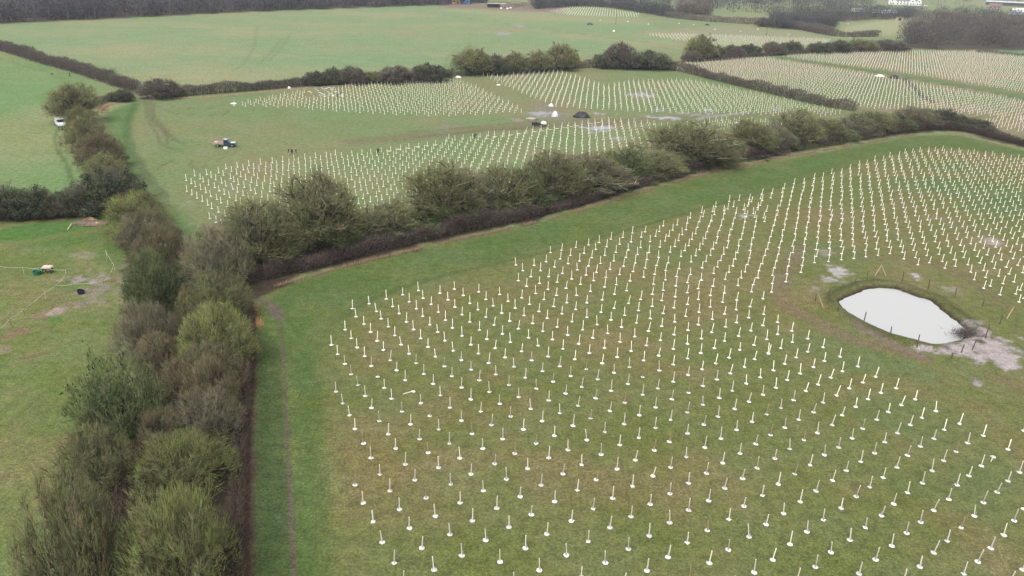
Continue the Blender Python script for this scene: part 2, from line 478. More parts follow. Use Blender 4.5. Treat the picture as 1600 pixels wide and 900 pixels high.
# middle field: churned centre
stroke([(560, 222), (660, 212), (760, 202), (840, 196), (960, 190), (1100, 182), (1300, 176)], 9, (128, 116, 88), .55)
stroke([(650, 214), (760, 204), (850, 199)], 2, (108, 98, 82), .5)
stroke([(640, 206), (740, 198), (830, 190)], 1.4, (110, 100, 82), .45)
mud = (140, 130, 124); pud = (178, 176, 184)
for a in [(850, 168, 26, 6, mud, .8), (868, 182, 44, 8, mud, .8), (812, 186, 18, 5, (150, 128, 116), .7), (905, 186, 30, 5, (118, 108, 100), .7), (940, 178, 24, 2.5, pud, .8), (935, 200, 28, 8, (170, 168, 176), .9), (1035, 184, 34, 4, pud, .85), (1000, 148, 28, 6, (164, 158, 160), .8), (1080, 178, 34, 4, (150, 144, 140), .7), (700, 197, 40, 6, (140, 128, 110), .5), (960, 215, 20, 5, (164, 160, 160), .6), (1210, 195, 18, 5, pud, .8), (1105, 172, 14, 3, pud, .6), (1215, 172, 12, 3, (160, 155, 160), .6), (660, 158, 10, 3, (150, 140, 136), .6), (1060, 105, 10, 3, (170, 165, 160), .7), (845, 178, 24, 4, pud, .7), (1030, 172, 12, 3, (160, 156, 158), .5), (350, 232, 30, 10, (118, 124, 82), .4)]:
    patch(*a[:5], a[5], .42, 1.0, .7 if a[4] is not mud else .35)
stroke([(1085, 187), (1110, 182), (1150, 178), (1165, 175)], 2.0, pud, .6)
# green lane between the right-hand fields, wheel ruts from the dark heap
stroke([(1200, 88), (1280, 98), (1370, 112), (1450, 124), (1530, 138), (1610, 153), (1700, 170)], 9, (96, 128, 74), .85, 4)
stroke([(1210, 91), (1290, 101), (1380, 116), (1460, 129), (1540, 143), (1620, 159)], 2, (80, 106, 62), .7)
for off in (0, 5):
    stroke([(1411 + off, 124), (1425 + off, 136), (1440 + off, 150), (1456 + off, 161)], 1.1, (70, 66, 62), .8)
# front field puddles and mud, ground round the pond
pm = (186, 172, 178)
for a in [(1160, 338, 20, 5, (184, 176, 178), .85), (1128, 322, 26, 6, (132, 128, 104), .7), (1290, 398, 18, 14, (176, 166, 160), .55), (1310, 424, 34, 17, (186, 178, 176), .85), (1300, 440, 26, 10, (174, 164, 160), .6), (1434, 433, 12, 7, (196, 184, 190), .95), (1484, 452, 12, 4, (170, 160, 156), .5), (1550, 376, 16, 7, (184, 174, 176), .7), (1492, 350, 40, 9, (146, 130, 112), .45), (1280, 455, 18, 8, (160, 146, 134), .5), (1415, 318, 26, 8, (140, 130, 104), .4)]:
    patch(*a[:5], a[5], .45, 1.1, .6)
stroke([(1255, 385), (1225, 430), (1222, 470), (1270, 500), (1330, 530), (1390, 545), (1440, 560)], 2.6, (132, 112, 92), .5)
stroke([(1330, 496), (1352, 515), (1400, 540), (1440, 556)], 1.6, (138, 118, 108), .7)
stroke([(1300, 395), (1370, 402), (1450, 410), (1520, 440), (1570, 480)], 3.5, (128, 112, 84), .35)
patch(1452, 548, 26, 7, (186, 174, 174), .9, .4, 1.0, .4); patch(1495, 549, 40, 9, pm, .95, .30, .9, .4)
patch(1548, 540, 46, 26, pm, .95, .36, 1.0, .45); patch(1572, 562, 22, 14, (194, 178, 186), .9, .45, 1.0, .45)
patch(1520, 510, 18, 16, (176, 162, 164), .9, .4, 1.0, .4); patch(1528, 597, 12, 9, (182, 168, 172), .8, .5, 1.2, .3)
patch(1594, 548, 12, 8, (182, 174, 182), .7, .5, 1.1, .3); patch(1560, 590, 70, 30, (132, 112, 80), .35, .45, .9, noise=n_mid)
# left paddock: poached ground
for a in [(135, 437, 44, 17, (162, 150, 144), .95), (152, 458, 46, 24, (148, 138, 122), .75), (90, 470, 28, 14, (142, 124, 100), .5), (70, 495, 26, 9, (148, 120, 96), .6), (90, 487, 14, 7, (176, 160, 150), .8), (128, 398, 26, 8, (150, 146, 120), .65), (60, 385, 40, 6, (130, 134, 92), .5), (30, 520, 40, 14, (140, 116, 90), .6), (50, 560, 40, 16, (138, 122, 88), .4), (190, 430, 16, 30, (136, 124, 104), .5), (10, 545, 12, 14, (156, 140, 120), .6), (150, 500, 24, 14, (148, 140, 120), .4), (160, 385, 24, 8, (110, 124, 60), .5)]:
    patch(*a[:5], a[5], .48, 1.3, .2)
for a in [(60, 360, 90, 12, (66, 122, 44), .8), (120, 375, 80, 10, (72, 120, 48), .6), (180, 395, 26, 16, (84, 124, 54), .6), (85, 500, 12, 6, (80, 128, 54), .7), (60, 640, 60, 50, (112, 124, 72), .5)]:
    patch(*a[:5], a[5], .35, .8, noise=n_mid)
patch(110, 340, 60, 6, (128, 106, 80), .6, .4)

# leaf litter under the hedges and the bush rows
lit = (72, 60, 46)
stroke([(240, 400), (262, 470), (290, 560), (300, 640), (270, 720), (210, 800), (180, 900), (170, 1000)], 8.5, lit, .95, 2)
stroke([(330, 620), (320, 720), (300, 820), (290, 1000)], 7.5, lit, .95, 2)
stroke([(150, 215), (165, 240), (185, 270), (205, 310), (240, 350), (262, 400)], 6, lit, .9, 2)
stroke([(-60, 340), (60, 336), (130, 332), (210, 322)], 7, lit, .9, 2)
stroke([(270, 455), (340, 442), (408, 430), (500, 405), (640, 372), (800, 338), (960, 292), (1100, 254), (1200, 236), (1300, 219), (1400, 204), (1500, 202), (1600, 226), (1700, 250)], 9, lit, .95, 2)
stroke([(395, 480), (394, 560), (388, 680), (384, 830), (380, 1000)], 1.2, (96, 78, 62), .9, .8)
stroke([(300, 470), (350, 470), (396, 462), (440, 440)], 2.6, lit, .95, 1)
for pl in ([(1412, 74), (1450, 78), (1530, 78), (1600, 79), (1700, 79), (1700, 44), (1600, 32), (1520, 27), (1450, 30), (1416, 46)], [(-200, 44), (0, 37), (200, 28), (380, 19), (680, 8), (760, 5), (760, -14), (300, -10), (-200, 0)], [(835, 14), (905, 10), (960, 13), (1005, 21), (1045, 27), (1080, 16), (960, 4), (840, 2)], [(1205, 44), (1250, 47), (1300, 50), (1300, 40), (1245, 38)], [(1245, 31), (1300, 35), (1360, 31), (1412, 30), (1440, 24), (1440, 18), (1300, 18), (1200, 20)], [(1060, 24), (1110, 24), (1110, 15), (1060, 15)]):
    region(pl, (78, 70, 60), (92, 82, 68), n_mid, 3)
# --- relief: gentle lumps, the pond basin and its bank
_pq = [(311, 376), (318, 356), (352, 332), (430, 300), (500, 275), (600, 264), (700, 280), (800, 318), (900, 350), (960, 395), (1040, 465), (1110, 510), (1138, 560), (1115, 605), (1040, 630), (940, 640), (860, 628), (760, 600), (640, 560), (520, 510), (430, 468), (366, 428), (322, 398)]
_pw = [np.array(at(*q_)[:2]) for q_ in Z(1250, 390, 4.5, _pq)]
POND = smooth_line(_pw[-2:] + _pw + _pw[:2], 4)[8:-9]
gz = (n_mid - 0.5) * 0.10 + (n_sml - 0.5) * 0.06
gz = gz * sstep(20, 40, RR.ravel()) * (1 - sstep(500, 900, RR.ravel()))
pd = dist_line(PG, POND, True) * np.where(inside(PG, POND), -1, 1) + (n_tiny - .5) * .5 + (n_sml - .5) * .5
basin = sstep(1.1, -0.6, pd)
rim = np.exp(-((pd - 1.9) / 0.8) ** 2)
gz = gz * (1 - sstep(1, -1, pd)) + rim * 0.34 - basin * 1.0
WATER_Z = -0.30
k = np.nonzero(pd < 6)[0]
b1 = sstep(1.25, 0.5, pd[k]); col[k] = col[k] * (1 - b1[:, None]) + (alb(66, 58, 46) * (0.7 + 0.6 * n_sml[k][:, None])) * b1[:, None]
b2 = np.exp(-((pd[k] - 2.0) / 0.9) ** 2) * .75; col[k] = col[k] * (1 - b2[:, None]) + (alb(82, 90, 50) * (0.7 + 0.6 * n_sml[k][:, None])) * b2[:, None]
b3 = sstep(-0.4, -1.2, pd[k]); col[k] = col[k] * (1 - b3[:, None]) + alb(210, 208, 206) * b3[:, None]
for a in [(1450, 547, 22, 5), (1480, 551, 26, 5), (1512, 551, 22, 5), (1535, 545, 34, 12), (1556, 540, 30, 20), (1570, 560, 18, 14), (1524, 528, 12, 12), (1538, 518, 12, 8)]:
    patch(*a, (178, 166, 164), .95, .28, .9, .35)
# plants along every hedge foot get rough darker ground; finished with speckle in the material

idx = np.arange(nR * nA).reshape(nR, nA)
q = np.stack([idx[:-1, :], np.roll(idx, -1, 1)[:-1, :], np.roll(idx, -1, 1)[1:, :], idx[1:, :]], -1).reshape(-1, 4)
def build_ground():
    V = np.c_[GX, GY, gz]
    V = np.vstack([V, [[0, 0, 0]]])
    c2 = np.vstack([col, col[:1]]); w2 = np.append(wet, 0)
    mt = bpy.data.materials.new('grassland')
    mt.use_nodes = True
    n = mt.node_tree; b = n.nodes['Principled BSDF']
    ca = n.nodes.new('ShaderNodeAttribute'); ca.attribute_name = 'col'
    wa = n.nodes.new('ShaderNodeAttribute'); wa.attribute_name = 'wet'
    geo = n.nodes.new('ShaderNodeNewGeometry')
    def noise(scale, detail, rough=0.6):
        t = n.nodes.new('ShaderNodeTexNoise'); t.inputs['Scale'].default_value = scale
        t.inputs['Detail'].default_value = detail; t.inputs['Roughness'].default_value = rough
        n.links.new(geo.outputs['Position'], t.inputs['Vector']); return t
    def rng_(src, a, bb, lo, hi):
        t = n.nodes.new('ShaderNodeMapRange')
        t.inputs['From Min'].default_value = a; t.inputs['From Max'].default_value = bb
        t.inputs['To Min'].default_value = lo; t.inputs['To Max'].default_value = hi
        n.links.new(src, t.inputs['Value']); return t.outputs['Result']
    def mul(a, bb):
        t = n.nodes.new('ShaderNodeMath'); t.operation = 'MULTIPLY'
        n.links.new(a, t.inputs[0]); n.links.new(bb, t.inputs[1]); return t.outputs[0]
    fine, mid_, big_ = noise(3.6, 7, 0.8), noise(0.9, 5), noise(0.12, 4)
    v = mul(mul(rng_(fine.outputs['Fac'], .3, .7, .50, 1.55), rng_(mid_.outputs['Fac'], .3, .7, .76, 1.26)), rng_(big_.outputs['Fac'], .3, .7, .93, 1.07))
    mx = n.nodes.new('ShaderNodeMix'); mx.data_type = 'RGBA'; mx.blend_type = 'MULTIPLY'; mx.inputs['Factor'].default_value = 1
    n.links.new(ca.outputs['Color'], mx.inputs['A']); n.links.new(v, mx.inputs['B'])
    flk = noise(11.0, 3, .6)
    fm = n.nodes.new('ShaderNodeMix'); fm.data_type = 'RGBA'; fm.blend_type = 'MULTIPLY'; fm.inputs['Factor'].default_value = 1
    n.links.new(mx.outputs['Result'], fm.inputs['A']); n.links.new(rng_(flk.outputs['Fac'], .35, .65, .72, 1.3), fm.inputs['B'])
    mx = fm
    # single yellowish and bluish tussocks
    tuss = noise(1.7, 5, .7)
    hue = n.nodes.new('ShaderNodeHueSaturation')
    n.links.new(rng_(tuss.outputs['Fac'], .3, .7, .475, .505), hue.inputs['Hue'])
    n.links.new(rng_(big_.outputs['Fac'], .3, .7, 1.0, .84), hue.inputs['Saturation'])
    n.links.new(mx.outputs['Result'], hue.inputs['Color'])
    n.links.new(hue.outputs['Color'], b.inputs['Base Color'])
    n.links.new(rng_(wa.outputs['Fac'], 0.2, 0.8, .95, .18), b.inputs['Roughness'])
    n.links.new(rng_(wa.outputs['Fac'], 0.2, 0.8, .12, .5), b.inputs['Specular IOR Level'])
    bp = n.nodes.new('ShaderNodeBump'); bp.inputs['Distance'].default_value = 0.10
    n.links.new(rng_(wa.outputs['Fac'], 0.2, 0.7, .55, .02), bp.inputs['Strength'])
    n.links.new(fine.outputs['Fac'], bp.inputs['Height']); n.links.new(bp.outputs['Normal'], b.inputs['Normal'])
    me = mesh_np('ground', V, q, c2, (mt,), True, {'wet': w2})
    # centre fan
    bm_f = [(NV, int(idx[0, i]), int(idx[0, (i + 1) % nA])) for i in range(nA)]
    fan = bpy.data.meshes.new('ground_centre')
    o = part('ground', me, None)
    tag(o, kind='structure')
    o['label'] = 'grass fields with mud and wheel tracks, farmland under an overcast sky'
    return o
ground = build_ground()

# pond water: milky, chalky
mw = bpy.data.materials.new('milky_pond_water')
mw.use_nodes = True
b = mw.node_tree.nodes['Principled BSDF']
b.inputs['Base Color'].default_value = (0.355, 0.355, 0.352, 1)
b.inputs['Roughness'].default_value = 0.12
b.inputs['Specular IOR Level'].default_value = 0.6
nn_ = mw.node_tree.nodes.new('ShaderNodeTexNoise'); nn_.inputs['Scale'].default_value = 1.5
bb_ = mw.node_tree.nodes.new('ShaderNodeBump'); bb_.inputs['Strength'].default_value = .06; bb_.inputs['Distance'].default_value = .05
mw.node_tree.links.new(nn_.outputs['Fac'], bb_.inputs['Height']); mw.node_tree.links.new(bb_.outputs['Normal'], b.inputs['Normal'])
cen = POND.mean(0)
ring = cen + (POND - cen) * 1.10
pv = [(x, y, WATER_Z) for x, y in ring] + [(cen[0], cen[1], WATER_Z)]
pm_ = bpy.data.meshes.new('pond_water')
pm_.from_pydata(pv, [], [(i, (i + 1) % len(ring), len(ring)) for i in range(len(ring))])
pm_.materials.append(mw)
tag(part('pond_water', pm_, None), 'oval pond of still milky white water in the planted field', kind='structure')
# ================================================================== PLANTED STAKES
def RX(s, ox, oy):
    return [(ox + int(a) / 4, oy + int(b) / 4) for a, b in re.findall(r'(\d+),(\d+)', s)]
SURVEY = [(606.8, 678.8), (568, 693), (580, 715.8), (593.8, 741.5), (555, 758.2), (567.5, 786.2), (583.2, 815.5), (597, 847.5), (615.8, 880), (655.8, 686.2), (618, 701), (633.2, 725.8), (648.2, 750), (609.5, 766.8), (624.2, 795.8), (639.5, 825.5), (659.2, 856.8), (678, 890.8), (702, 693.2), (737.5, 678), (668.8, 707.5), (685.5, 730.8), (704.2, 757), (665.5, 778.2), (680, 806.8), (703, 835), (721.8, 868.2), (785.5, 686.2), (754.2, 701), (718.8, 716.2), (736.2, 741.2), (755.5, 766.8), (719.2, 785.8), (738, 813.8), (759.2, 844.2), (781.2, 878.2), (773, 725), (791.2, 749.2), (776.2, 794.2), (795.5, 823.8), (866.2, 681.2), (916.8, 687.5), (837.5, 693.2), (804.5, 708.8), (887.5, 703.2), (857.5, 715.5), (824.5, 732.5), (845.8, 758), (879.5, 740.5), (908.8, 726.8), (939.2, 710.8), (968, 695.5), (998, 684.2), (945, 675), (812.5, 776.2), (830, 804.5), (867, 783.8), (902, 766.2), (931.2, 750), (963.8, 733.2), (993, 719.2), (1022, 703.8), (1046, 690.5), (1074, 677.5), (854.5, 835), (893.2, 814.2), (926.8, 795), (957.5, 778.8), (988.5, 760), (1020, 744.2), (1048, 730.5), (1072, 714.2), (1101, 699.5), (1126, 685.5), (821.2, 856.8), (843, 891.2), (885, 868), (919.5, 846.2), (953.2, 824.5), (986.2, 807.5), (1016, 788.2), (1047, 771.8), (1076, 755.5), (1104, 740), (1129, 723.8), (1156, 708.8), (1181, 694.2), (945.5, 879.5), (982, 858), (1014, 837.5), (1046, 817), (1076, 797.5), (1107, 782.5), (1132, 763), (1160, 748.2), (1183, 731.8), (1011, 892), (1044, 870.8), (1074, 848), (1105, 829.2), (1139, 812), (1162, 791.2), (1191, 774.5), (1108, 880), (1138, 859.5), (1170, 839.2), (1197, 820), (1178, 894.5), (1204, 680), (1277, 677), (1256, 688), (1234, 701.8), (1211, 716.8), (1331, 685), (1310, 699.2), (1288, 711.2), (1266, 727), (1242, 741.2), (1216, 757), (1402, 677), (1382, 691), (1366, 708.2), (1345, 721.8), (1322, 735.5), (1301, 751.2), (1275, 767.5), (1250, 784.2), (1224, 802.5), (1536, 681.2), (1459, 685.5), (1438, 697.5), (1418, 712), (1401, 730.5), (1380, 746.8), (1359, 761.2), (1338, 776.2), (1314, 794.5), (1286, 812.5), (1261, 831.2), (1234, 850.8), (1207, 875), (1512, 692.5), (1494, 705.8), (1474, 720), (1456, 735.8), (1441, 755), (1418, 770.5), (1396, 787.5), (1377, 806.2), (1352, 825), (1328, 844.2), (1298, 863), (1274, 886.2), (1575, 702.5), (1533, 728.2), (1514, 743.8), (1495, 758.2), (1482, 780.5), (1459, 797.5), (1438, 816.2), (1416, 833.2), (1393, 853.2), (1368, 875), (1342, 897), (1593, 738), (1575, 751.8), (1558, 769.5), (1536, 785.5), (1522, 806.2), (1502, 825), (1480, 845.5), (1459, 864.2), (1437, 886.2), (1600, 795.5), (1584, 813.8), (1568, 836.2), (1548, 856.8), (1528, 878.2), (1506, 897), (1598, 890.5), (629.2, 460.8), (653.8, 454.2), (687.5, 458.2), (710, 452), (603.8, 467.5), (577, 475), (550.8, 482.5), (556.2, 495), (588.2, 487), (595.8, 498.2), (568.8, 506.8), (539.5, 515.5), (518.2, 539.2), (527.5, 553.8), (548.8, 529.2), (558, 543.2), (538.8, 568.8), (548.8, 585), (570, 556.8), (579.2, 518.8), (589.2, 533), (599.2, 547), (580, 572), (590.5, 588.8), (559.5, 601.8), (525, 612), (535.8, 630.5), (546.2, 648.8), (570.8, 618.8), (555, 670.5), (580.8, 637.5), (592.5, 658), (612, 623.2), (600.8, 606.5), (620, 578.8), (610, 563), (617, 524.5), (606.8, 510.8), (635, 503.2), (623.8, 490), (613.8, 479.2), (639.5, 472), (661.2, 466.2), (673.8, 475.8), (650.8, 482.5), (660.8, 494.5), (646.2, 515), (626.8, 538.8), (639.2, 553), (650, 567.5), (633.2, 594.5), (662.5, 584.5), (677, 600), (628, 643.2), (641.8, 663.2), (657.5, 630), (688, 618), (671.8, 650), (685.8, 671.2), (703.2, 637), (720.8, 657.5), (706.2, 588), (721.2, 605.5), (735.8, 624.2), (751.2, 643.2), (768, 664.2), (765, 612.5), (748.8, 594.5), (736.2, 578), (720.8, 563), (708.2, 548.2), (695, 532.5), (683.8, 519.2), (671.8, 507.5), (657.5, 529.2), (668.8, 542.5), (680.5, 557.5), (694.2, 572.5), (685, 488), (696.2, 500.5), (707, 512.5), (722, 525), (735.8, 538.8), (748, 553), (763.8, 567.5), (775, 585), (795, 601.8), (788.8, 558.8), (773.8, 544.2), (760.8, 530), (749.2, 515.8), (734.2, 503.2), (722, 491.8), (710.8, 480), (700, 468.8), (723.8, 461.8), (734.2, 474.2), (746.8, 484.2), (759.2, 495.8), (771.8, 508.2), (785, 522), (797.5, 535), (796.2, 501.8), (783.8, 489.5), (770.8, 478.2), (759.2, 468), (748.2, 456.2), (780.8, 460.5), (793.8, 470.8), (780.8, 631.2), (797.5, 650.8), (815, 465.5), (836.8, 458.8), (856.2, 452.5), (827.5, 475.8), (805, 481.8), (818.8, 493.2), (842, 486.8), (810, 513.8), (825.8, 528), (832.5, 505.5), (855, 497.5), (850, 468.2), (869.5, 461.8), (865, 479.2), (848.2, 518), (840.5, 540.5), (815, 549.2), (830.5, 563.2), (856.2, 557.5), (863, 530.8), (870.8, 511.2), (878, 490.5), (885.5, 473), (900.8, 461.8), (884.5, 450.5), (922.5, 455.5), (899.2, 483.8), (893.8, 503), (886.8, 523.8), (879.5, 545.5), (874.5, 572.5), (847.5, 580), (820.8, 590.5), (803, 573), (838.2, 607.5), (810.5, 620.5), (829.2, 638.8), (847.5, 658), (817.5, 671.2), (857.5, 625.8), (864.5, 596.8), (891.5, 587.5), (898, 561.8), (904.5, 537.5), (910.5, 515.5), (916.8, 496.2), (916.8, 473.2), (941.2, 468.8), (939.2, 488.2), (933, 507.5), (926.2, 528.2), (920.8, 552), (915.8, 577), (909, 605), (883.8, 615), (903.2, 634.5), (874.5, 645.8), (895.5, 665.5), (922.5, 653.8), (930.8, 622.5), (933.8, 593), (940.8, 568), (944.5, 543.8), (949.5, 521.2), (954.5, 500), (959.5, 481.8), (960, 460), (978.8, 454.5), (982, 474.2), (975.8, 493), (971.2, 511.2), (968.8, 534.5), (964.2, 558.2), (959.2, 582.5), (955, 610.8), (953, 642.5), (976.2, 629.2), (981.2, 600), (983.2, 573.8), (986.2, 548.8), (991.8, 526.2), (994.5, 505), (997.5, 485.5), (1001, 468.2), (1019, 460), (1036, 453.8), (1034, 470), (1019, 478.8), (1016, 498), (1013, 517.5), (1010, 540), (1006, 563.8), (1004, 589.2), (1004, 617), (998.8, 648.8), (975, 663), (1024, 668.8), (1024, 636.8), (1028, 607), (1030, 579.2), (1029, 555.8), (1032, 532), (1034, 510), (1036, 490), (1055, 463.8), (1053, 481.2), (1071, 494.5), (1054, 503), (1053, 523.2), (1052, 545.5), (1052, 570), (1052, 596.8), (1050, 624.2), (1048, 656.2), (1074, 644.5), (1076, 613.8), (1075, 586.2), (1074, 560.5), (1074, 537.5), (1075, 516.2), (1091, 507.5), (1092, 488), (1074, 475.8), (1074, 457.5), (1091, 468.2), (1110, 461.8), (1091, 451.2), (1110, 480), (1113, 499.2), (1112, 519.5), (1096, 529.5), (1095, 552), (1097, 577.5), (1098, 603.2), (1098, 632.5), (1100, 663.8), (1122, 651.2), (1124, 622), (1120, 593.2), (1118, 568.2), (1116, 544.2), (1132, 533), (1134, 511.2), (1132, 490.8), (1129, 472.5), (1132, 458.2), (1151, 469.2), (1150, 484.2), (1151, 504.2), (1154, 525.5), (1156, 547), (1139, 559.2), (1141, 583.8), (1144, 610.8), (1148, 639.2), (1151, 671.8), (1175, 659.2), (1170, 628), (1166, 599.5), (1163, 573.8), (1179, 561.8), (1178, 539.5), (1173, 517), (1170, 496.8), (1172, 479.5), (1174, 456.2), (1192, 467), (1193, 491.2), (1192, 508.8), (1198, 530.5), (1200, 552), (1188, 590), (1192, 617), (1198, 647.5), (1215, 503.8), (1237, 517.5), (1215, 522.5), (1238, 535), (1262, 529.5), (1220, 544.5), (1286, 543), (1262, 550), (1244, 558.8), (1201, 553), (1226, 568.8), (1208, 578.8), (1288, 564.5), (1271, 573.8), (1250, 583.8), (1230, 594.2), (1212, 606.2), (1312, 557.5), (1340, 573), (1316, 580.5), (1298, 590.5), (1278, 601.2), (1259, 611.2), (1240, 625.5), (1220, 637.5), (1368, 588.8), (1348, 598), (1327, 607), (1307, 618.2), (1286, 629.2), (1271, 644.5), (1248, 656.2), (1226, 668.2), (1400, 606.8), (1376, 614.2), (1356, 623.8), (1337, 635.8), (1316, 649.2), (1300, 664.2), (1430, 624.2), (1408, 633.2), (1388, 644.2), (1370, 655.8), (1348, 670), (1462, 642.5), (1440, 653), (1422, 664.2), (1499, 662.5), (1475, 672), (1537, 450.5), (1562, 460.8), (1587, 459.5), (1592, 472), (806.2, 414.2), (816.8, 423.2), (834.5, 415), (844.5, 423.2), (829.5, 432.5), (810, 438.8), (822.5, 447.5), (843, 443), (857.5, 432.5), (866.2, 417.5), (853.2, 409.2), (860, 395), (875.5, 405), (877.5, 391.2), (891.2, 399.5), (887.5, 412), (878.8, 427.5), (870.5, 441.2), (893.2, 436.2), (902, 422), (905.5, 408.2), (899.5, 387), (912.5, 395.8), (919.5, 383), (936.2, 379.2), (930.8, 390), (924.5, 403), (919.5, 415.8), (907, 444.5), (915.8, 430), (927.5, 438.8), (931.8, 425.8), (938.2, 412), (945, 399.2), (948, 385.8), (954.5, 374.2), (973.2, 371.2), (968.2, 381.8), (962.5, 394.5), (959.2, 408), (953, 421.2), (947, 433.8), (945, 448.8), (963.2, 445), (968.2, 429.2), (974.2, 416.2), (978, 402.5), (981.8, 390.8), (985.8, 378.2), (988.2, 364.5), (1002, 370.8), (1001, 387), (996.2, 398), (992.5, 411.2), (989.2, 424.5), (1006, 433.2), (984.2, 439.2), (1008, 419.2), (1008, 362.5), (1016, 378), (1014, 395), (1011, 405.8), (1024, 369.5), (1030, 362), (1036, 353.2), (1031, 386.2), (1029, 402.5), (1026, 415), (1023, 428.8), (1021, 444.2), (1040, 437.5), (1040, 423), (1044, 410.8), (1047, 394.2), (1039, 377), (1045, 369.2), (1051, 360), (1058, 351.8), (1054, 385), (1060, 376.2), (1066, 367), (1072, 359.2), (1074, 348.8), (1078, 340.8), (1064, 400.8), (1070, 391.8), (1076, 384.2), (1081, 374.2), (1087, 365.5), (1090, 355.5), (1093, 346.8), (1098, 338.8), (1061, 420), (1057, 432.5), (1056, 447), (1074, 441.8), (1079, 429.2), (1080, 409.5), (1087, 400), (1093, 390.5), (1098, 381.8), (1102, 373.2), (1105, 362.5), (1108, 353.8), (1112, 345.5), (1116, 335.5), (1097, 418.8), (1096, 438), (1114, 447.5), (1115, 427.5), (1121, 417.5), (1103, 408.8), (1110, 399.2), (1114, 389.2), (1119, 380), (1121, 370), (1124, 360.5), (1127, 352.5), (1130, 342.5), (1132, 334.2), (1137, 326.8), (1146, 323.2), (1133, 436.8), (1139, 425.5), (1145, 415.8), (1126, 407.5), (1131, 397.5), (1136, 387.5), (1138, 376.8), (1140, 367.5), (1143, 359.2), (1145, 350), (1148, 340.8), (1150, 333.2), (1162, 328.2), (1153, 446.2), (1158, 434.5), (1164, 425), (1168, 413.8), (1149, 405), (1152, 395), (1154, 383.8), (1158, 374.2), (1160, 365), (1162, 355.8), (1164, 347), (1166, 338.8), (1177, 334.2), (1168, 322.5), (1184, 328.2), (1174, 315.5), (1188, 321.2), (1177, 445), (1184, 434.5), (1186, 423.2), (1191, 412.5), (1171, 403.2), (1172, 391.8), (1174, 381.8), (1177, 371.8), (1178, 362.5), (1180, 354.2), (1181, 346.2), (1193, 340.8), (1191, 313.8)]
seen = np.array([at(x, y)[:2] for x, y in SURVEY])
# lattice of the front field (two row directions, fitted to the surveyed stakes)
LA = np.array([1.902, 1.585]); LB = np.array([-1.160, 2.300])
def lattice(o, a, b, n=160):
    i, j = np.meshgrid(np.arange(-n, n), np.arange(-n, n))
    i, j = i.ravel(), j.ravel()
    return o + i[:, None] * a + j[:, None] * b
def fit_lattice(P, o, a, b):
    """grow indices out from a start stake, then a least-squares basis"""
    st = int(np.argmin(np.hypot(*(P - o).T)))
    ind = {st: (0, 0)}; q_ = [st]
    for c in q_:
        i, j = ind[c]
        for di, dj in ((1, 0), (-1, 0), (0, 1), (0, -1)):
            d = np.hypot(*(P - (P[c] + di * a + dj * b)).T); kx = int(np.argmin(d))
            if d[kx] < 0.8 and kx not in ind:
                ind[kx] = (i + di, j + dj); q_.append(kx)
    ks = list(ind); Mx = np.c_[np.ones(len(ks)), np.array([ind[k_] for k_ in ks])]
    c_, *_ = np.linalg.lstsq(Mx, P[ks], rcond=None)
    return c_, ks, Mx
cf, ks, Mx = fit_lattice(seen, np.array([11.0, 54.0]), LA, LB)
# beyond the surveyed area: continue the lattice from the nearest surveyed stakes
far_front = lattice(cf[0], cf[1], cf[2])
resid = seen[ks] - Mx @ cf
AREA_FRONT = ats([(1040, 352), (1108, 322), (1205, 298), (1300, 270), (1380, 247), (1440, 233), (1500, 236), (1600, 249), (1760, 280), (2100, 420), (2100, 560), (1760, 520), (1592, 478), (1540, 462), (1495, 425), (1440, 420), (1400, 404), (1320, 412), (1262, 420), (1208, 455), (1190, 470), (1180, 440)])
cand = far_front[inside(far_front, AREA_FRONT)]
AREA_LOW = ats([(1592, 600), (1760, 520), (2100, 560), (2200, 1000), (1900, 1200), (600, 1200), (590, 905), (900, 898), (1540, 900), (1602, 870)])
low = far_front[inside(far_front, AREA_LOW)]
def off(p):
    d = np.hypot(*(seen[ks] - p).T); o = np.argsort(d)[:6]
    w = 1 / (d[o] + 1); return (resid[o] * w[:, None]).sum(0) / w.sum()
cand = lattice(np.array([66.1, 150.8]), np.array([2.38, .905]), np.array([-1.16, 2.27]))
cand = cand[inside(cand, AREA_FRONT)]
cand = cand + rng.normal(0, .10, cand.shape)
near = np.vstack([seen, [p for p in cand if np.hypot(*(seen - p).T).min() > 1.5], [p for p in low if np.hypot(*(seen - p).T).min() > 1.5]])
keep = [-100 < pix((p[0], p[1], 0))[0] < 2200 and pix((p[0], p[1], 1.2))[1] < 1150 for p in near]
near = near[keep]
# other fields
def field(poly, org_px, a, b, jit=.10, hole=()):
    L = lattice(np.array(at(*org_px)[:2]), np.array(a), np.array(b), 260)
    P = ats(poly)
    L = L[inside(L, P)]
    for h in hole: L = L[~inside(L, ats(h))]
    return L + rng.normal(0, jit, L.shape)
def pol(r, d): return (r * math.cos(R(d)), r * math.sin(R(d)))
mid = field([(278, 282), (350, 262), (470, 246), (600, 236), (690, 226), (700, 216), (800, 208), (890, 196), (935, 187), (990, 190), (1060, 198), (1130, 186), (1240, 192), (1330, 190), (1250, 215), (1050, 262), (850, 312), (640, 360), (500, 385), (400, 385), (330, 345), (300, 310)], (515, 286), pol(2.52, 37), pol(2.68, 131))
up1 = field([(362, 166), (460, 146), (500, 136), (560, 133), (640, 128), (700, 121), (745, 136), (790, 160), (822, 176), (700, 182), (620, 180), (500, 172), (440, 168)], (620, 165), pol(2.52, 37), pol(2.72, 128), hole=[[(476, 133), (540, 133), (505, 153), (480, 155)]])
up2 = field([(752, 118), (800, 110), (850, 109), (890, 116), (945, 135), (985, 128), (1080, 126), (1160, 143), (1320, 178), (1290, 182), (1180, 180), (1010, 176), (870, 168), (820, 148)], (900, 150), pol(2.55, 36), pol(2.7, 129))
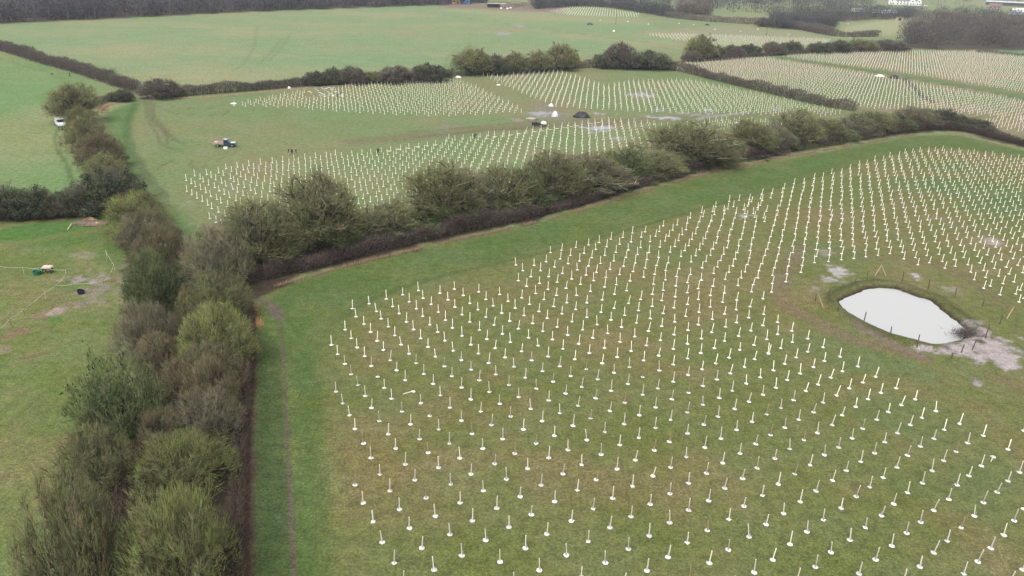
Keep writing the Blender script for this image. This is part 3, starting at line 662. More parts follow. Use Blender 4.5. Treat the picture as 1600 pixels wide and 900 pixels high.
rt1 = field([(1066, 98), (1140, 92), (1196, 90), (1280, 105), (1370, 118), (1450, 134), (1530, 147), (1640, 166), (1640, 192), (1500, 178), (1340, 168), (1200, 140), (1110, 118)], (1300, 140), pol(2.55, 37), pol(2.7, 127))
rt2 = field([(1214, 88), (1300, 82), (1440, 80), (1540, 82), (1640, 88), (1640, 152), (1540, 135), (1450, 120), (1380, 110), (1300, 100)], (1450, 100), pol(2.6, 37), pol(2.75, 127))
rt3 = field([(1530, 196), (1545, 186), (1600, 184), (1640, 184), (1640, 215), (1600, 208), (1560, 202)], (1570, 197), pol(2.6, 37), pol(2.9, 127))
fa1 = field([(1002, 54), (1060, 53), (1180, 57), (1300, 62), (1290, 70), (1180, 78), (1120, 72), (1060, 64)], (1100, 60), pol(2.9, 37), pol(3.1, 127))
fa2 = field([(856, 18), (890, 12), (930, 12), (1000, 21), (996, 27), (930, 26), (890, 24)], (930, 18), pol(3.2, 37), pol(3.4, 127))

def wobble_disc(r, n, z0, z1, seed, amp=.2):
    rr = random.Random(seed)
    ks_ = [r * (1 + rr.uniform(-amp, amp)) for _ in range(n)]
    v = [(k_ * math.cos(2 * math.pi * i / n), k_ * math.sin(2 * math.pi * i / n), z0) for i, k_ in enumerate(ks_)]
    v += [(k_ * .9 * math.cos(2 * math.pi * i / n), k_ * .9 * math.sin(2 * math.pi * i / n), z1 + rr.uniform(-.015, .02)) for i, k_ in enumerate(ks_)]
    v.append((0, 0, z1 + .03))
    f = [(i, (i + 1) % n, n + (i + 1) % n, n + i) for i in range(n)] + [(n + i, n + (i + 1) % n, 2 * n) for i in range(n)]
    return v, f
STH, SW = 1.24, 0.035      # stake height and half width
mats_ = []
for s in range(5):
    mb = MB(); mb.add(*wobble_disc(.255, 7 if s % 2 else 4 + s, 0.02, 0.05, 40 + s, .2 if s % 2 else .12))
    mats_.append(mb.mesh('mulch_mat', M['mat']))
def stake_mesh(mat):
    mb = MB(); mb.box((0, 0, STH / 2), (SW * 2, SW * 2, STH)); return mb.mesh('stake', mat)
me_st = stake_mesh(M['stake']); me_sb = stake_mesh(M['stake_brown'])
mb = MB(); mb.tube((.075, 0, .03), (.08, 0, .42), .034, .034, 6); me_gd = mb.mesh('spiral_guard', M['guard'])
mb = MB(); mb.tube((.08, 0, .42), (.085, .01, 1.08), .014, .008, 5); mb.tube((.083, 0, .86), (.24, .03, 1.02), .010, .006, 4); mb.tube((.083, 0, .7), (.0, .14, .9), .009, .005, 4)
me_wh = mb.mesh('sapling', M['whip'])
def stake_thing(p, label, mat_me, st, tilt=(0, 0), rz=0.0, group='planted stakes in the front field', z=0.0):
    e = empty('tree_stake', (p[0], p[1], z), rz, label, 'tree stake', group)
    part('mulch_mat', mat_me, e)
    s = part('stake', st, e); s.rotation_euler = (tilt[0], tilt[1], 0); s.scale = (1, 1, rng.uniform(.86, 1.07))
    part('spiral_guard', me_gd, e)
    w = part('sapling_stem', me_wh, e); w.rotation_euler = (tilt[0] * .7, tilt[1] * .7, 0)
    return e
dist = np.hypot(near[:, 0], near[:, 1])
order = np.argsort(dist)
in_view = []
for i_ in order:
    u, v = pix((near[i_, 0], near[i_, 1], .4))
    if -8 < u < 1608 and v < 912: in_view.append(i_)
single = in_view[:296]
proto = {}
for n_, i_ in enumerate(single):
    p = near[i_]
    brown = rng.random() < .07
    tl = (rng.normal(0, .055), rng.normal(0, .055))
    lab = 'brown stake with a young tree on a white ground mat in the nearest rows' if brown else 'pale upright stake with a young tree on a white ground mat in the nearest rows'
    stake_thing(p, lab, mats_[int(rng.integers(5))], me_sb if brown else me_st, tl, rng.uniform(0, 6.28), 'brown planted stakes in the nearest rows' if brown else 'pale planted stakes in the nearest rows')
# two that have fallen over
def fallen(px0, px1, label):
    a, b_ = at(*px0), at(*px1)
    d = b_ - a
    e = empty('tree_stake', (a.x, a.y, 0), 0, label, 'tree stake')
    part('mulch_mat', mats_[1], e)
    s = part('stake', me_st, e); s.location = (0, 0, .07); s.rotation_euler = (0, R(88), math.atan2(d.y, d.x))
fallen((646, 612), (630, 617), 'fallen stake lying flat beside its white mat among the upright ones')
fallen((1552, 714), (1547, 724), 'fallen stake lying below its white mat near the right edge of the field')
# the rest, past three hundred, as one planted mass
def stake_mass(name, pts, label, simple=False, hs=1.0, w=1.0):
    V, F = [], []
    Vs, Fs = [], []
    n = len(pts)
    tx, ty = rng.normal(0, .06, n), rng.normal(0, .06, n)
    h = STH * hs * rng.uniform(.9, 1.08, n); sw = SW * w
    cx, cy = pts[:, 0], pts[:, 1]
    vs = []
    for zk in (0, 1):
        for sx, sy in ((-1, -1), (1, -1), (1, 1), (-1, 1)):
            vs.append(np.c_[cx + sx * sw + tx * h * zk, cy + sy * sw + ty * h * zk, h * zk])
    Vst = np.stack(vs, 1).reshape(-1, 3)
    q8 = np.array([(4, 5, 6, 7), (0, 1, 5, 4), (1, 2, 6, 5), (2, 3, 7, 6), (3, 0, 4, 7)])
    Fst = (np.arange(n)[:, None, None] * 8 + q8[None]).reshape(-1, 4)
    # mats: low lumpy hexagon = 2 quads top + 6 sides
    a0 = rng.uniform(0, 6.28, n); rr = .245 * w ** .3
    vm = []
    for z in (0.015, 0.055):
        for i in range(6):
            r_ = rr * rng.uniform(.78, 1.15, n) * (1 if z < .03 else .92)
            vm.append(np.c_[cx + r_ * np.cos(a0 + i * math.pi / 3), cy + r_ * np.sin(a0 + i * math.pi / 3), np.full(n, z) + rng.uniform(0, .02, n)])
    Vm = np.stack(vm, 1).reshape(-1, 3)
    q6 = np.array([(6, 7, 8, 9), (6, 9, 10, 11)] + [(i, (i + 1) % 6, 6 + (i + 1) % 6, 6 + i) for i in range(6)])
    Fm = (np.arange(n)[:, None, None] * 12 + q6[None]).reshape(-1, 4) + len(Vst)
    me = mesh_np(name, np.vstack([Vst, Vm]), np.vstack([Fst, Fm]), None, (M['stake'], M['mat']))
    mi = np.zeros(len(Fst) + len(Fm), np.int32); mi[len(Fst):] = 1
    me.polygons.foreach_set('material_index', mi)
    return tag(part(name, me, None), label, kind='stuff')
rest_ids = [i_ for i_ in range(len(near)) if i_ not in set(single)]
rest = np.vstack([near[rest_ids], mid, up1, up2, rt1, rt2, rt3])
farr = np.vstack([fa1, fa2])
allp = np.vstack([rest, farr])
print('stakes', len(near), len(mid), len(up1), len(up2), len(rt1), len(rt2), len(rt3), len(farr))
stake_mass('planted_stakes', allp, 'rows of pale stakes on white mats filling the further parts of the planted fields')
# stakes laid out ready on the ground along the edge of the middle block
lying = Z(560, 100, 5.625, [(265, 768), (350, 752), (437, 740), (520, 730), (598, 718), (678, 712), (1130, 655), (1197, 642), (1270, 633), (1340, 625), (1410, 613), (1470, 605), (1548, 597)]) + Z(810, 150, 10.667, [(265, 597), (395, 583), (525, 563), (640, 545), (765, 530), (880, 513), (960, 495), (1215, 460), (1335, 447)])
for i_, (x, y) in enumerate(lying):
    p = at(x, y)
    e = empty('tree_stake', (p.x, p.y, 0), 0, 'pale stake laid flat on the grass along the upper edge of the middle planting block', 'tree stake', 'stakes laid ready on the ground')
    s = part('stake', me_st, e); s.location = (-.55, 0, .06); s.rotation_euler = (0, R(88), rng.uniform(-.5, .3))
    part('mulch_mat', mats_[i_ % 5], e)
flat = Z(480, 130, 20, [(65, 260), (128, 298), (238, 150), (278, 192), (330, 238), (455, 135), (500, 180), (600, 165), (680, 133), (825, 133), (770, 172), (775, 210), (560, 232), (640, 268), (385, 292), (455, 322), (380, 372), (500, 368), (560, 410), (735, 315), (890, 262)])
me_flat = MB().add(*wobble_disc(.5, 8, 0.02, .06, 77, .3)).mesh('mulch_mat', M['mat'])
for i_, (x, y) in enumerate(flat):
    p = at(x, y)
    o = part('mulch_mat', me_flat, None); o.location = (p.x, p.y, 0); o.rotation_euler = (0, 0, rng.uniform(0, 6)); o.scale = (rng.uniform(.8, 1.5), rng.uniform(.5, .9), 1)
    tag(o, 'white mat lying flat with no stake beside the workers in the upper field', 'ground mat', 'white mats laid out ready')
# ================================================================== TREES, SHRUBS, HEDGES
def unit(v): return v / np.maximum(np.linalg.norm(v, axis=-1, keepdims=True), 1e-9)
def perp(d):
    h = np.where(np.abs(d[:, 2:3]) < .9, np.array([[0, 0, 1.]]), np.array([[1., 0, 0]]))
    u = unit(np.cross(d, h)); return u, np.cross(d, u)
def rot_off(d, ang, az):
    u, w = perp(d)
    return unit(d * np.cos(ang)[:, None] + (u * np.cos(az)[:, None] + w * np.sin(az)[:, None]) * np.sin(ang)[:, None])
class Geo:
    def __init__(s): s.V, s.F, s.C, s.n = [], [], [], 0
    def put(s, V, F, C):
        s.V.append(V); s.F.append(F + s.n); s.C.append(C); s.n += len(V)
    def spikes(s, a, b, r, c):
        """three-sided twigs that taper to a point"""
        n = len(a)
        if n == 0: return
        d = unit(b - a); u, w = perp(d); r = np.broadcast_to(r, (n,))[:, None]
        vs = [a + (u * math.cos(t) + w * math.sin(t)) * r for t in (0, 2.0944, 4.18879)] + [b]
        V = np.stack(vs, 1).reshape(-1, 3)
        F = (np.arange(n)[:, None, None] * 4 + np.array([(0, 1, 3), (1, 2, 3), (2, 0, 3)])[None]).reshape(-1, 3)
        s.put(V, F, np.repeat(c, 4, 0))
    def tubes(s, a, b, ra, rb, c, k=4):
        n = len(a)
        if n == 0: return
        d = unit(b - a); u, w = perp(d)
        ra = np.broadcast_to(ra, (n,))[:, None]; rb = np.broadcast_to(rb, (n,))[:, None]
        ts = [2 * math.pi * i / k for i in range(k)]
        vs = [a + (u * math.cos(t) + w * math.sin(t)) * ra for t in ts] + [b + (u * math.cos(t) + w * math.sin(t)) * rb for t in ts]
        V = np.stack(vs, 1).reshape(-1, 3)
        tri = []
        for i in range(k):
            j = (i + 1) % k
            tri += [(i, j, k + j), (i, k + j, k + i)]
        F = (np.arange(n)[:, None, None] * 2 * k + np.array(tri)[None]).reshape(-1, 3)
        s.put(V, F, np.repeat(c, 2 * k, 0))
    def leaves(s, p, size, c, g):
        n = len(p)
        if n == 0: return
        a, b = unit(g.normal(size=(n, 3))), unit(g.normal(size=(n, 3)))
        sz = size * g.uniform(.6, 1.3, (n, 1))
        V = np.stack([p, p + a * sz, p + b * sz], 1).reshape(-1, 3)
        s.put(V, np.arange(3 * n).reshape(-1, 3), np.repeat(c, 3, 0))
    def mesh(s, name, mat):
        return mesh_np(name, np.vstack(s.V), np.vstack(s.F), np.vstack(s.C), (mat,))
TWIG_K = 1.65
def palette(g, n, cols, jit=.2):
    """a mix of real twig colours"""
    C = np.array([alb(*c) for c in cols]) * TWIG_K
    C = C * .86 + C.mean(1, keepdims=True) * .14 * np.array([1.02, 1.0, .93])
    k = g.integers(0, len(C), n)
    return C[k] * g.uniform(1 - jit, 1 + jit, (n, 1))
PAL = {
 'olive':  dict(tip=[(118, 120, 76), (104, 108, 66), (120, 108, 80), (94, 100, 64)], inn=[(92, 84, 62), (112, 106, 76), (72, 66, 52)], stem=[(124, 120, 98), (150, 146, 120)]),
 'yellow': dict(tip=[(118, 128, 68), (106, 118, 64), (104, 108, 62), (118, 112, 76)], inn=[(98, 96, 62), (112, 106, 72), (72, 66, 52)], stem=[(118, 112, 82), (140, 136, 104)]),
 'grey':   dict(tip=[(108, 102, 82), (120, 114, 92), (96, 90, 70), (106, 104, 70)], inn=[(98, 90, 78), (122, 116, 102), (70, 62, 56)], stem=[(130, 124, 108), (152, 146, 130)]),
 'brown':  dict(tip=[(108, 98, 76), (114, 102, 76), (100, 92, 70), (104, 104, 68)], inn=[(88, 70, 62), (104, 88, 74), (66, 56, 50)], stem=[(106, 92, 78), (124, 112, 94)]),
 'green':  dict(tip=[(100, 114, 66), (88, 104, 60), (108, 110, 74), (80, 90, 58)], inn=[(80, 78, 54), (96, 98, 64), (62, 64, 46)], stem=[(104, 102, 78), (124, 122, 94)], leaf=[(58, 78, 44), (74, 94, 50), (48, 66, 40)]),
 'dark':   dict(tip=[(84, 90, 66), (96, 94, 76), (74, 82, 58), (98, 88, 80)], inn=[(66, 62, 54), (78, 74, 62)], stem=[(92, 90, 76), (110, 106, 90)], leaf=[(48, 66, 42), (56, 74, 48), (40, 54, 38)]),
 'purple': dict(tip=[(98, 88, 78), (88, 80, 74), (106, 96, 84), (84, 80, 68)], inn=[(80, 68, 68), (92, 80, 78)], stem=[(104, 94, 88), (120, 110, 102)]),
}
def grow(seed, H, Rr, pal, trunk=0.0, n_stem=16, n1=8, n2=5, n3=5, tw=.75, wid=1.0, leafy=0, upright=.35, gap=.0):
    """bare crown: stems to a dome, side branches, twigs. returns (trunk mesh, crown mesh)"""
    g = np.random.default_rng(seed)
    T, Cn = Geo(), Geo()
    P_ = PAL[pal]
    zb = trunk * H
    zc = zb + (H - zb) * .22
    def dome(p, k):
        q = p - [0, 0, zc]
        s_ = np.sqrt((q[:, 0] / Rr) ** 2 + (q[:, 1] / Rr) ** 2 + (q[:, 2] / np.where(q[:, 2] > 0, H - zc, max(zc, .5) * 1.25)) ** 2)
        lm = k * (1 + .15 * np.sin(3 * np.arctan2(q[:, 1], q[:, 0]) + seed) + .10 * np.sin(5 * np.arctan2(q[:, 1], q[:, 0]) + 2 * seed + q[:, 2]))
        f_ = np.minimum(1, lm / np.maximum(s_, 1e-6))
        return q * f_[:, None] + [0, 0, zc]
    # targets spread over a lumpy dome
    k = np.arange(n_stem) + .5
    el = np.arcsin(np.clip(.06 + .94 * (k / n_stem) + g.normal(0, .05, n_stem), .02, .995))
    az = k * 2.39996 + g.normal(0, .25, n_stem)
    lump = 1 + .12 * np.sin(az * 2 + g.uniform(0, 6)) + g.normal(0, .08, n_stem)
    rim_ = g.uniform(.55, 1.0, n_stem) ** .5; lump = lump * np.where(np.arange(n_stem) % 3 == 0, rim_, 1)
    cz = zb + (H - zb) * .12
    tgt = np.c_[np.cos(el) * np.cos(az) * Rr * lump, np.cos(el) * np.sin(az) * Rr * lump, cz + np.sin(el) * (H - cz) * (1 + g.normal(0, .07, n_stem))]
    base = np.c_[g.normal(0, .16 * (Rr if trunk == 0 else .3), (n_stem, 2)) * (1 if trunk == 0 else 0.3), np.full(n_stem, zb * .9)]
    if trunk:
        a = np.array([[0, 0, -.1]]); b = np.array([[g.normal(0, .1), g.normal(0, .1), zb]])
        r0 = .035 * H
        T.tubes(a, (a + b) / 2, r0, r0 * .75, palette(g, 1, P_['stem']), 7)
        T.tubes((a + b) / 2, b + [[0, 0, .3]], r0 * .75, r0 * .62, palette(g, 1, P_['stem']), 7)
        base += np.c_[np.zeros((n_stem, 2)), g.uniform(-.25, .1, n_stem) * zb]
    reach = .84
    end = base + (tgt - base) * reach
    # curved stems: three pieces, first going up then bending out
    midc = base + (end - base) * .5; midc[:, 2] += upright * np.linalg.norm(end - base, axis=1) * .22
    def bez(t): return base * (1 - t) ** 2 + 2 * midc * t * (1 - t) + end * t * t
    sr0 = (.014 if trunk else .009) * H * wid ** .5
    sc = palette(g, n_stem, P_['stem'])
    ts = [0, .3, .55, .78, 1]
    for t0, t1 in zip(ts[:-1], ts[1:]):
        T.tubes(bez(t0), bez(t1), sr0 * (1.05 - t0 * .8), sr0 * (1.05 - t1 * .8), sc)
    L0 = np.linalg.norm(end - base, axis=1)
    # side branches
    rep = np.repeat(np.arange(n_stem), n1)
    t = np.tile((np.arange(n1) + .5) / n1, n_stem) * (1 - .22) + .22 + g.normal(0, .03, n_stem * n1)
    t = np.clip(t, .12, 1)
    def bezr(t, r): return base[r] * ((1 - t) ** 2)[:, None] + 2 * midc[r] * (t * (1 - t))[:, None] + end[r] * (t * t)[:, None]
    p1 = bezr(t, rep)
    d0 = unit(bezr(np.clip(t + .04, 0, 1.04), rep) - bezr(t - .04, rep))
    d1 = rot_off(d0, g.uniform(.5, 1.25, len(t)), g.uniform(0, 6.28, len(t)))
    out = unit(np.c_[p1[:, :2], np.full(len(t), .25 * Rr)])
    d1 = unit(d1 + .15 * out + np.array([0, 0, .30]))
    l1 = L0[rep] * g.uniform(.20, .40, len(t)) * (1.3 - .6 * t)
    e1 = dome(p1 + d1 * l1[:, None], .88)
    T.tubes(p1, e1, sr0 * .42, sr0 * .2, palette(g, len(t), P_['stem'] + P_['inn']), 3)
    # sub-branches
    r2 = np.repeat(np.arange(len(p1)), n2); t2 = g.uniform(.2, 1, len(r2))
    p2 = p1[r2] + (e1 - p1)[r2] * t2[:, None]
    d2 = unit(rot_off(d1[r2], g.uniform(.4, 1.25, len(r2)), g.uniform(0, 6.28, len(r2))) + np.array([0, 0, .22]))
    l2 = np.maximum(l1[r2] * g.uniform(.4, .75, len(r2)), .35 * tw)
    e2 = dome(p2 + d2 * l2[:, None], .96)
    e2[:, 2] = np.maximum(e2[:, 2], .1)
    Cn.spikes(p2, e2, .022 * wid, palette(g, len(r2), P_['inn']) * .8)  # inner branches darkened in colour, painting the shaded gaps inside the crown
    # twigs
    r3 = np.repeat(np.arange(len(p2)), n3); t3 = g.uniform(.15, 1, len(r3))
    p3 = p2[r3] + (e2 - p2)[r3] * t3[:, None]
    d3 = unit(rot_off(d2[r3], g.uniform(.2, .85, len(r3)), g.uniform(0, 6.28, len(r3))) + np.array([0, 0, .3]))
    e3 = p3 + d3 * (tw * g.uniform(.45, 1.05, len(r3)))[:, None]
    e3 = dome(e3, 1.04)
    e3[:, 2] = np.maximum(e3[:, 2], .05)
    # twigs keep one colour per branch clump
    cc = palette(g, len(p1), P_['tip'], .22)[r2][r3] * g.uniform(.8, 1.2, (len(r3), 1))
    Cn.spikes(p3, e3, .0135 * wid, cc)
    # fine outer twigs all over the dome, in loose clumps
    ns = int(len(p3) * .55)
    v_ = unit(g.normal(size=(ns, 3))); v_[:, 2] = np.abs(v_[:, 2]) * 1.05 - .12
    sp = v_ * np.array([Rr, Rr, H - zc]) * g.uniform(.70, .97, (ns, 1)) + [0, 0, zc]
    cl = vnoise(sp[:, 0] / (.22 * Rr) + 31 * seed, sp[:, 1] / (.22 * Rr) + sp[:, 2] / (.3 * Rr), seed)
    kp = (cl > .42) & (sp[:, 2] > .1); sp, v_, cl = sp[kp], v_[kp], cl[kp]
    sd_ = unit(v_ * .75 + np.array([0, 0, .55]) + g.normal(0, .3, sp.shape))
    se = dome(sp + sd_ * (tw * g.uniform(.5, 1.1, len(sp)))[:, None], 1.05)
    tc = np.array([alb(*c_) for c_ in P_['tip']]) * TWIG_K
    ci = np.clip((cl * 1.4 * len(tc)).astype(int) % len(tc), 0, len(tc) - 1)
    Cn.spikes(sp, se, .0125 * wid, (tc[ci] * .8 + tc.mean(0) * .2) * 1.12 * (.72 + .75 * (cl[:, None] - .42)) * g.uniform(.8, 1.3, (len(sp), 1)))  # tips brightened in colour, for contrast with the painted dark gaps
    if leafy and 'leaf' in P_:
        ks_ = g.random(len(p1)) < .5
        pick = np.nonzero(ks_)[0]
        rr = g.choice(pick, leafy)
        lp = p1[rr] + (e1 - p1)[rr] * g.uniform(0, 1, (leafy, 1)) + g.normal(0, .22, (leafy, 3))
        lp[:, 2] = np.maximum(lp[:, 2], .1)
        Cn.leaves(lp, .17 * wid ** .5, palette(g, leafy, P_['leaf']), g)
    return T.mesh('trunk', M['twig']), Cn.mesh('crown', M['twig'])
# full-detail kinds (H, R are the built size; copies are scaled)
KIND = {}
def kind(nm, H, Rr, pal, seeds, **kw): KIND[nm] = (H, Rr, [grow(s, H, Rr, pal, **kw) for s in seeds])
kind('bush_olive', 5, 4, 'olive', (1, 2), n_stem=34, n1=9, n2=5, n3=6, tw=.5, wid=1.15)
kind('bush_yellow', 5, 4, 'yellow', (3, 4), n_stem=34, n1=9, n2=5, n3=6, tw=.5, wid=1.15)
kind('bush_grey', 4.5, 3.6, 'grey', (5,), n_stem=30, n1=9, n2=5, n3=5, tw=.6, wid=1.1)
kind('bush_green', 5, 4, 'green', (7,), n_stem=34, n1=9, n2=5, n3=5, tw=.48, leafy=3500, wid=1.1)
kind('bush_brown', 4, 3.4, 'brown', (9,), n_stem=30, n1=9, n2=5, n3=5, tw=.52, wid=1.1)
kind('bush_dark', 5, 3.6, 'dark', (11,), n_stem=30, n1=8, n2=5, n3=6, tw=.5, leafy=8000, wid=1.2)
kind('tree_olive', 10, 4.6, 'olive', (13, 14), trunk=.10, n_stem=38, n1=10, n2=5, n3=5, tw=.7, wid=1.5)
kind('tree_green', 9, 4.6, 'green', (15,), trunk=.08, n_stem=38, n1=10, n2=5, n3=5, tw=.6, wid=1.5, leafy=5200)
kind('tree_grey', 9, 4.4, 'grey', (17,), trunk=.10, n_stem=36, n1=10, n2=5, n3=5, tw=.75, wid=1.4)
kind('tree_sparse', 11, 4.4, 'olive', (19,), trunk=.08, n_stem=32, n1=9, n2=5, n3=6, tw=.75, wid=1.4)
# lighter meshes for plants a few hundred metres off
kind('far_olive', 9, 4.5, 'olive', (31,), trunk=.08, n_stem=30, n1=8, n2=5, n3=4, tw=.9, wid=2.8)
kind('far_dark', 6, 4.2, 'dark', (33,), n_stem=30, n1=8, n2=5, n3=4, tw=.75, wid=2.8, leafy=3000)
kind('far_purple', 6.5, 4.2, 'purple', (35,), n_stem=30, n1=8, n2=5, n3=4, tw=.8, wid=2.8)
base = [(408, 440), (440, 432), (500, 419), (560, 403), (640, 384), (720, 366), (800, 350), (880, 330), (960, 306), (1040, 283), (1100, 267), (1200, 246), (1300, 228), (1380, 214), (1440, 207), (1500, 208), (1560, 221), (1640, 241)]
def plant(name, box, knd, label, group=None, z0=0.0, v=None):
    """box = (left, right, top, bottom) in the photo; bottom is where its near edge meets the ground"""
    x0, x1, yt, yb = box
    H, Rr, vs = KIND[knd]
    gr = 1.24 if name.endswith('tree') else (1.04 if yb > 400 else 1.26)
    hk = 1.12 if yb > 480 else 1.02
    xc = (x0 + x1) / 2
    if yb > 200 and xc > 400:      # these stand behind the trimmed hedge
        yb = min(yb, np.interp(xc, [b_[0] for b_ in base], [b_[1] for b_ in base]) - (14 if xc < 1000 else 8))
    pe = at(xc, yb)
    rad_ = (x1 - x0) / 2 * mpp(pe)
    yd = Vector((pe.x, pe.y, 0)).normalized()
    p = pe + yd * rad_ * .62
    rad_ = (x1 - x0) / 2 * mpp(p)
    h = height_to(p + yd * rad_ * .15, yt)
    h = max(1.2, min(h, 22))
    e = empty(name, (p.x, p.y, z0), rng.uniform(0, 6.28), label, 'tree' if name.endswith('tree') else 'shrub', group, (rad_ / Rr * gr, rad_ / Rr * gr, h / H * hk))
    t, c = vs[int(rng.integers(len(vs))) if v is None else v % len(vs)]
    part('trunk' if name.endswith('tree') else 'stems', t, e)
    part('crown' if name.endswith('tree') else 'twigs', c, e)
    return e
